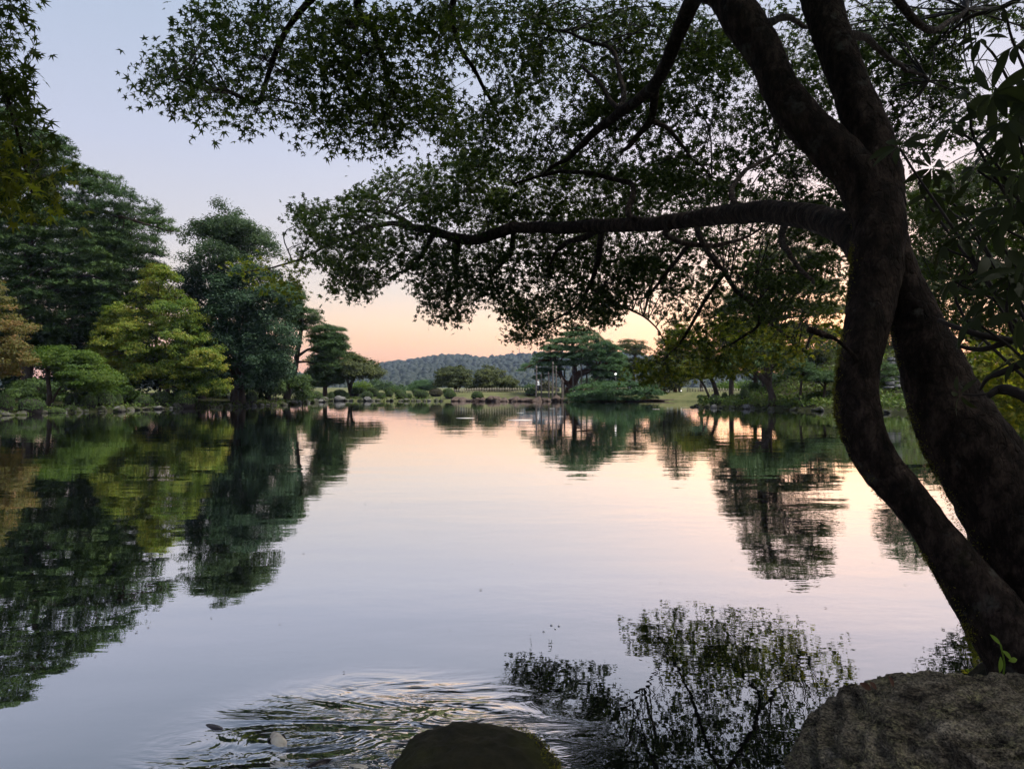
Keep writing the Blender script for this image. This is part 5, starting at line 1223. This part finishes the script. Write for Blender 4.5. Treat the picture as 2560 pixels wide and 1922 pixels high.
# ------------------------------------------------------------------ rhododendron at the right edge
LEAFL = []
xs_ = np.linspace(0, 1, 7); wd = np.array([.02, .09, .135, .15, .135, .08, .0])
V = []; Fc = []
for i_, (x, w_) in enumerate(zip(xs_, wd)): V += [(x, -w_, .05 * w_ * 8 * .3 - .18 * x * x), (x, 0, -.18 * x * x), (x, w_, .05 * w_ * 8 * .3 - .18 * x * x)]
for i_ in range(6):
    b0 = i_ * 3; Fc += [(b0, b0 + 3, b0 + 4, b0 + 1), (b0 + 1, b0 + 4, b0 + 5, b0 + 2)]
BL = np.array(V); BLF = np.array(Fc)
rl = [mesh_np('leaf', BL * [1, .8 + .2 * j, 1 + .5 * j], BLF, M['rhodo'], True) for j in range(3)]
rb0 = np.array([2.75, 2.2, 0.0]); rb0[2] = gz(rb0[0], rb0[1])
rh = thing('rhododendron', 'rhododendron with whorls of long leathery leaves at the right edge', 'shrub', tuple(rb0))
WH = [  # whorl centre (photo px), depth, leaf length px, count, facing
    (2452, 93, 2.9, 62, 8), (2512, 18, 2.7, 60, 5), (2484, 231, 2.35, 120, 8), (2247, 365, 2.75, 84, 7), (2385, 312, 2.55, 88, 7), (2545, 330, 2.4, 110, 7), (2432, 798, 2.6, 96, 8), (2525, 682, 2.45, 100, 8), (2356, 616, 2.8, 74, 7), (2440, 540, 2.6, 90, 7),
    (2540, 500, 2.4, 100, 7), (2545, 110, 2.6, 80, 6), (2400, 985, 2.7, 60, 5), (2555, 790, 2.4, 95, 7), (2500, 420, 2.6, 88, 7), (2470, 640, 2.8, 76, 7), (2330, 480, 2.9, 62, 6), (2590, 620, 2.3, 110, 7), (2600, 230, 2.4, 110, 7), (2420, 250, 2.5, 95, 7), (2520, 300, 2.3, 110, 7), (2380, 700, 2.8, 70, 8), (2540, 900, 2.5, 80, 7), (2330, 420, 2.9, 70, 7), (2440, 420, 2.6, 88, 8), (2500, 560, 2.5, 92, 8), (2400, 590, 2.8, 76, 7), (2480, 740, 2.6, 84, 8), (2550, 430, 2.3, 104, 8), (2370, 520, 2.9, 70, 7), (2560, 680, 2.4, 96, 8)]
sb = MB()
for (px, py, D, ll, cnt) in WH:
    c = P(px, py, D); L_ = .9 * ll / F * D
    ax = norml(np.array([-.6, -.35, .55]) + rng.normal(size=3) * .35)
    u = norml(np.cross(ax, [0, .3, 1])); v = np.cross(ax, u); a0 = rng.random() * 6
    dirs = []; nrs = []; ps = []
    for j in range(cnt):
        a = a0 + 2 * math.pi * j / cnt + rng.normal() * .15; d = u * math.cos(a) + v * math.sin(a); d = norml(d + ax * rng.uniform(-.1, .35) + np.array([0, 0, -.15]))
        dirs.append(d); nrs.append(ax + rng.normal(size=3) * .2); ps.append(c + d * .012)
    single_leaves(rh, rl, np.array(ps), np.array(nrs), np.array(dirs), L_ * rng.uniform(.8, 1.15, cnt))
    st0 = rb0 + np.array([rng.normal() * .12, rng.normal() * .12, 0]); mid = np.array([max(c[0] * .5 + rb0[0] * .5, c[0] + .25), D * .6 + rb0[1] * .4, c[2] * .45 + .2]); m2 = c - ax * .22 + np.array([.06, 0, -.05])
    pts = catmull([st0, mid, m2, c - ax * .01], 6)
    b_ = MB(); b_.add(*tube(pts, np.linspace(.009, .004, len(pts)), 7, .1, 12)); part('stem', b_, M['twig'], rh, True)
for pth in ([(2345, 800, 2.75, 5), (2400, 822, 2.7, 7), (2470, 842, 2.65, 8), (2600, 860, 2.6, 9)], [(2390, 862, 2.7, 4), (2430, 872, 2.7, 6), (2480, 868, 2.65, 7), (2600, 820, 2.6, 9)], [(2450, 975, 2.7, 3), (2470, 945, 2.65, 6), (2520, 925, 2.6, 9), (2620, 880, 2.5, 11)], [(2470, 990, 2.7, 8), (2500, 972, 2.7, 10), (2530, 975, 2.65, 11), (2620, 1020, 2.6, 13)], [(2370, 85, 3.0, 3), (2430, 40, 2.95, 5), (2500, 20, 2.9, 6), (2600, -30, 2.8, 8)]):
    pts = catmull(np.array([P(a, b, c) for a, b, c, r in pth]), 5); rr = np.interp(np.linspace(0, 1, len(pts)), np.linspace(0, 1, len(pth)), [r / F * c for a, b, c, r in pth])
    b_ = MB(); b_.add(*tube(pts, rr, 7, .12, 12)); part('stem', b_, M['twig'], rh, True)

# ================================================================== near rocks
def rock_mat():
    m, t = newmat('lichen_rock'); l = t.links.new
    tcn = nd(t, 'ShaderNodeTexCoord')
    def noise(scale, st=(1, 1, 1), detail=10, r=.7):
        mp = nd(t, 'ShaderNodeMapping'); mp.inputs['Scale'].default_value = st; l(tcn.outputs['Object'], mp.inputs['Vector'])
        n = nd(t, 'ShaderNodeTexNoise'); n.inputs['Scale'].default_value = scale; n.inputs['Detail'].default_value = detail; n.inputs['Roughness'].default_value = r; l(mp.outputs[0], n.inputs['Vector']); return n.outputs['Fac']
    base_ = rampn(t, noise(9, (.45, 1, 2.8), 12, .78), [(.40, (.020, .017, .013)), (.46, (.095, .080, .060)), (.54, (.19, .165, .125)), (.66, (.31, .275, .22))])
    lich = rampn(t, noise(55, (1, 1, 1.6), 8), [(.47, (0, 0, 0)), (.56, (1, 1, 1))])
    big = rampn(t, noise(3.2, (1, 1, 1.4), 4), [(.42, (0, 0, 0)), (.6, (1, 1, 1))])
    mu = nd(t, 'ShaderNodeMix', data_type='RGBA', blend_type='MULTIPLY'); mu.inputs['Factor'].default_value = 1; l(lich, mu.inputs['A']); l(big, mu.inputs['B'])
    mx = nd(t, 'ShaderNodeMix', data_type='RGBA'); l(mu.outputs['Result'], mx.inputs['Factor']); l(base_, mx.inputs['A']); mx.inputs['B'].default_value = (.27, .255, .145, 1)
    gr = rampn(t, noise(130, (1, 1, 1.3), 3, .6), [(.36, (.35, .35, .35)), (.5, (1, 1, 1)), (.64, (1.9, 1.85, 1.75))])
    gm = nd(t, 'ShaderNodeMix', data_type='RGBA', blend_type='MULTIPLY'); gm.inputs['Factor'].default_value = 1; l(mx.outputs['Result'], gm.inputs['A']); l(gr, gm.inputs['B'])
    pb = nd(t, 'ShaderNodeBsdfPrincipled'); l(gm.outputs['Result'], pb.inputs['Base Color']); pb.inputs['Roughness'].default_value = .9; pb.inputs['Specular IOR Level'].default_value = .2
    b = nd(t, 'ShaderNodeBump'); b.inputs['Strength'].default_value = 1.0; b.inputs['Distance'].default_value = .05; l(noise(13, (.5, 1, 2.4)), b.inputs['Height'])
    b2 = nd(t, 'ShaderNodeBump'); b2.inputs['Strength'].default_value = 1.0; b2.inputs['Distance'].default_value = .012; l(noise(60), b2.inputs['Height']); l(b.outputs[0], b2.inputs['Normal'])
    l(b2.outputs[0], pb.inputs['Normal'])
    o = nd(t, 'ShaderNodeOutputMaterial'); l(pb.outputs[0], o.inputs['Surface']); return m
M['rock'] = rock_mat()
M['rock_moss'] = noisemat('mossy_rock', [(.010, .009, .007), (.020, .019, .011), (.036, .033, .018)], scale=8, bump=.8, bscale=30, bdist=.015, moss=((.028, .030, .009), 3.0, .45, .6, 0))
def rock(name, label, c, r, mat, exp=2.5, strata=.05, seed=0., freq=2.6, lump=.05, sub=5):
    IVx, IFx = ico(sub); V = IVx.copy(); V = V / (np.sum(np.abs(V) ** exp, 1) ** (1 / exp))[:, None]
    V = V * np.array(r)
    p = V * freq + seed
    n = norml(V / np.array(r) ** 2)
    st_ = fbm(p * [.7, 1.1, 4.2] + .9 * perlin(p)[:, None], 5, .6)
    V = V + n * (lump * fbm(p * .8, 3) + strata * (1 - 2.6 * np.abs(st_)) * .7 + .016 * fbm(p * 7, 4, .6))[:, None]
    o = link(name, mesh_np(name, V, IFx, mat, True), None, c); return tag(o, label, 'rock')
rock('boulder', 'broad lichen-covered boulder filling the lower right corner', (1.53, 2.16, .135), (.67, .46, .53), M['rock'], 2.9, .07, 3.1, lump=.035, sub=6, freq=3.1)
mr_ = rock('boulder', 'dark rounded mossy boulder at the bottom edge', (-.115, 2.5, -.05), (.335, .30, .46), M['rock_moss'], 2.9, .012, 8.3, lump=.025)
n_ = 6000; th = rng.random(n_) * 2 * np.pi; ph = np.arccos(rng.random(n_)); d = np.stack([np.sin(ph) * np.cos(th), np.sin(ph) * np.sin(th), np.cos(ph)], -1)
d = d / (np.sum(np.abs(d) ** 2.9, 1) ** (1 / 2.9))[:, None]; pz = d * [.337, .302, .462] + [-.115, 2.5, -.05]
w_ = (fbm(pz * 6, 2) * .5 + np.abs(d[:, 0] + .08) - .25 * (d[:, 0] < 0) + .25 * (d[:, 1] > .2) > .66); pz = pz[w_]; d = d[w_]
V, Fx = stamp(RHOMB * [1, .4, 1], RHOMBF, pz, rdir(len(pz)), norml(d) + rdir(len(pz)) * .7, rng.uniform(.008, .018, len(pz)))
ms_ = link('moss', mesh_np('moss', V - np.array([-.115, 2.5, -.05]), Fx, M['moss']), mr_); ms_['kind'] = 'stuff'
for (c, r, sd, lab) in (((2.35, 3.05, .15), (.42, .36, .34), 5.1, 'dark rock at the foot of the near maple'),):
    rock('boulder', lab, c, r, M['rock_moss'], 2.4, .03, sd)
# fallen leaves stuck on the boulder, young shoot at the trunk foot
def curled(px, py, D, ln, lab, up):
    c = P(px, py, D); V, Fx = stamp(BL * [1, 1.5, 1] + np.c_[np.zeros((len(BL), 2)), .9 * BL[:, 1] ** 2 * 3], BLF, c[None], np.array([[.5, -1, .25]]), np.array([[up[0], up[1], up[2]]]), ln)
    tag(link('fallen_leaf', mesh_np('fallen_leaf', V, Fx, M['deadleaf'], True)), lab, 'leaf')
curled(2176, 1722, 2.22, .042, 'dry brown leaf lying flat on the boulder top, leftmost', (-1, 0, .55)); curled(2190, 1722, 2.2, .032, 'dry brown leaf curled on the boulder beside another', (-.6, 0, .7)); curled(2232, 1716, 2.22, .034, 'dry leaf standing upright on the boulder top', (-.15, 0, 1))
sp0 = P(2505, 1705, 2.6); sr = thing('young_shoot', 'bright green young shoot between boulder and trunk foot', 'plant', (sp0[0], sp0[1], sp0[2] - .12))
b_ = MB(); sp1 = P(2500, 1610, 2.58); b_.add(*tube(catmull([sp0 - [0, 0, .12], sp0, (sp0 + sp1) / 2 + [.01, 0, 0], sp1], 4), .003, 5)); part('stem', b_, M['sprout'], sr)
for (px, py, ln, dv) in ((2500, 1640, .055, (-.25, -.3, -1)), (2505, 1625, .05, (.8, -.2, -.5)), (2500, 1610, .045, (-.3, -.2, .6)), (2520, 1650, .05, (.9, 0, .1)), (2550, 1690, .05, (.3, -.2, -1))):
    c = P(px, py, 2.58); V, Fx = stamp(BL * [1, 1.2, 1], BLF, c[None], np.array([[.3, -1, .4]]), np.array([dv]), ln); b_ = MB(); b_.add(V, Fx); part('leaf', b_, M['sprout'], sr, True)

# ================================================================== carp at the surface
def carp(px, py, ln, yaw, pitch, lift, mat, label):
    D = F * CAMZ / (py - HZ); c = P(px, py, D)
    r = thing('carp', label, 'fish', (c[0], c[1], 0.0))
    t = np.linspace(0, 1, 15); prof = np.array([.03, .075, .105, .125, .135, .138, .135, .125, .11, .092, .073, .055, .042, .035, .03])
    cy, sy, cp, sp_ = math.cos(yaw), math.sin(yaw), math.cos(pitch), math.sin(pitch)
    def X_(v):
        v = np.asarray(v, float) * ln; x = v[:, 0] * cp - v[:, 2] * sp_; z = v[:, 0] * sp_ + v[:, 2] * cp
        return np.stack([x * cy - v[:, 1] * sy, x * sy + v[:, 1] * cy, z], -1)
    a = np.linspace(0, 2 * np.pi, 16, endpoint=False)
    V = np.array([[.16 - tt, .85 * w_ * math.cos(k), w_ * math.sin(k) * 1.05] for tt, w_ in zip(t, prof) for k in a])
    i_ = np.arange(14)[:, None] * 16; j = np.arange(16)[None]; j2 = (j + 1) % 16
    Fq = np.stack([i_ + j, i_ + j2, i_ + 16 + j2, i_ + 16 + j], -1).reshape(-1, 4)
    V = np.vstack([V, [(.175, 0, -.005)]]); Ft = np.stack([j2[0], j[0], np.full(16, len(V) - 1)], -1)
    me = mesh_np('body', X_(V) + [0, 0, lift], [Fq, Ft], mat, True); body = link('body', me, r)
    for nm, pts in (('tail_fin', [(-.82, 0, 0), (-1.05, .01, .14), (-.98, 0, 0), (-1.05, .01, -.14)]), ('dorsal_fin', [(-.28, 0, .12), (-.36, 0, .17), (-.52, 0, .14), (-.54, 0, .10)]), ('side_fin', [(-.1, .1, -.06), (-.2, .24, -.1), (-.27, .2, -.1), (-.2, .1, -.07)]), ('side_fin', [(-.1, -.1, -.06), (-.2, -.24, -.1), (-.27, -.2, -.1), (-.2, -.1, -.07)])):
        v = np.array(pts, float); v = np.vstack([v + [0, .006, 0], v - [0, .006, 0]]); link(nm, mesh_np(nm, X_(v) + [0, 0, lift], [np.array([(0, 1, 2, 3), (7, 6, 5, 4), (0, 4, 5, 1), (1, 5, 6, 2), (2, 6, 7, 3), (3, 7, 4, 0)])], mat), r)
    for s in (-1, 1):
        link('eye', mesh_np('eye', X_(IV2 * .02 + [.06, s * .083, .045]) + [0, 0, lift], IF2, M['metal'], True), body)
carp(528, 1812, .42, 2.6, .26, -.040, M['carp_dark'], 'dark carp with its back breaking the surface, leftmost of the carp')
carp(694, 1846, .40, 2.2, .45, -.022, M['carp_pale'], 'pale-headed carp raising its head out of the stirred water')
carp(808, 1902, .30, .6, .30, -.022, M['carp_dark'], 'small dark carp snout at the bottom edge')
carp(893, 1912, .24, 2.9, .34, -.018, M['carp_pale'], 'small pale carp snout next to the mossy boulder')

# ------------------------------------------------------------------ floating leaves and bubbles
fl = [mesh_np('floating_leaf', np.c_[RHOMB[:, :2] * [1, 1.2] - [.5, 0], np.abs(RHOMB[:, 1]) * .4 + .004], RHOMBF, M['debris']), mesh_np('floating_leaf', STAR5 * [1, 1, .4] + [0, 0, .08], STAR5F, M['debris'])]
spots = [(365, 1534), (396, 1525), (635, 1386), (760, 1385), (911, 1222), (903, 1177), (342, 1580), (373, 1568), (529, 1545), (270, 1255), (345, 1240), (365, 1243), (310, 1243), (1280, 1410), (1125, 1575), (1203, 1475), (1300, 1180), (1420, 1215), (1540, 1240), (1650, 1456), (1965, 1460), (2063, 1520), (2083, 1652), (2260, 1462), (2180, 1405), (1100, 1300), (980, 1255), (450, 1330), (520, 1455), (700, 1290), (1750, 1310), (1830, 1400), (150, 1320), (90, 1500), (240, 1640), (700, 1560), (860, 1680), (1480, 1330)]
for k, (px, py) in enumerate(spots):
    D = F * CAMZ / (py - HZ); c = P(px, py, D); s = rng.uniform(.010, .024) * (1 + D * .015)
    o = link('floating_leaf', fl[k % 2], None, (c[0], c[1], .004), (rng.normal() * .12, rng.normal() * .12, rng.random() * 6), (s, s, s)); tag(o, 'tiny fallen leaf floating on the open water', 'leaf', 'specks floating on the pond')
bb = MB(); u_ = IV2[IV2[:, 2] > -.35]; bm = mesh_np('bubble', IV2 * [1, 1, .7], IF2, plain('bubble_film', (.75, .75, .78), .15), True)
for (px, py) in ((1378, 1562), (1397, 1564), (1388, 1571), (1359, 1578), (1448, 1713), (1565, 1798), (1535, 1806), (1532, 1777), (1720, 1625), (1630, 1590)):
    D = F * CAMZ / (py - HZ); c = P(px, py, D); s = rng.uniform(.006, .010); tag(link('bubble', bm, None, (c[0], c[1], .002), (0, 0, 0), (s, s, s)), 'pale bubble on the water near the leaf reflections', 'bubble', 'bubbles on the water')
# thin pale patches of drifting scum far out
for (px, py, ln) in ((1163, 1045, 46), (1640, 1023, 18), (1030, 1036, 20), (1300, 1050, 60), (1400, 1041, 16), (1300, 1032, 18), (1380, 1021, 14)):
    D = F * CAMZ / (py - HZ); c = P(px, py, D); r = ln / F * D / 2; a = np.linspace(0, 2 * np.pi, 24, endpoint=False); rr = 1 + .25 * perlin(np.c_[np.cos(a) * 2 + px, np.sin(a) * 2, 0 * a])
    V = np.c_[c[0] + np.cos(a) * r * rr, c[1] + np.sin(a) * r * rr * .9, np.full(24, .006)]; V = np.vstack([V, V - [0, 0, .004]]); j = np.arange(24); j2 = (j + 1) % 24
    me = mesh_np('scum_patch', V, [np.stack([j, j + 24, j2 + 24, j2], -1), np.arange(24)[None]], M['scum'] if 'scum' in M else M.setdefault('scum', plain('scum_film', (.62, .56, .5), .35)))
    tag(link('scum_patch', me), 'thin pale film drifting on the far water', 'scum', 'pale films on the far water')

# ================================================================== evening haze
mb = MB(); mb.add(*box((0, 1125, 52), (5200, 2510, 108)))
hm, t = newmat('evening_haze'); pv = nd(t, 'ShaderNodeVolumePrincipled'); pv.inputs['Color'].default_value = (.56, .70, 1.0, 1); pv.inputs['Density'].default_value = .00014; pv.inputs['Anisotropy'].default_value = 0.0
o_ = nd(t, 'ShaderNodeOutputMaterial'); t.links.new(pv.outputs[0], o_.inputs['Volume'])
hz = link('haze', mb.mesh('haze', hm)); tag(hz, 'thin blue evening haze over the garden', kind='stuff')
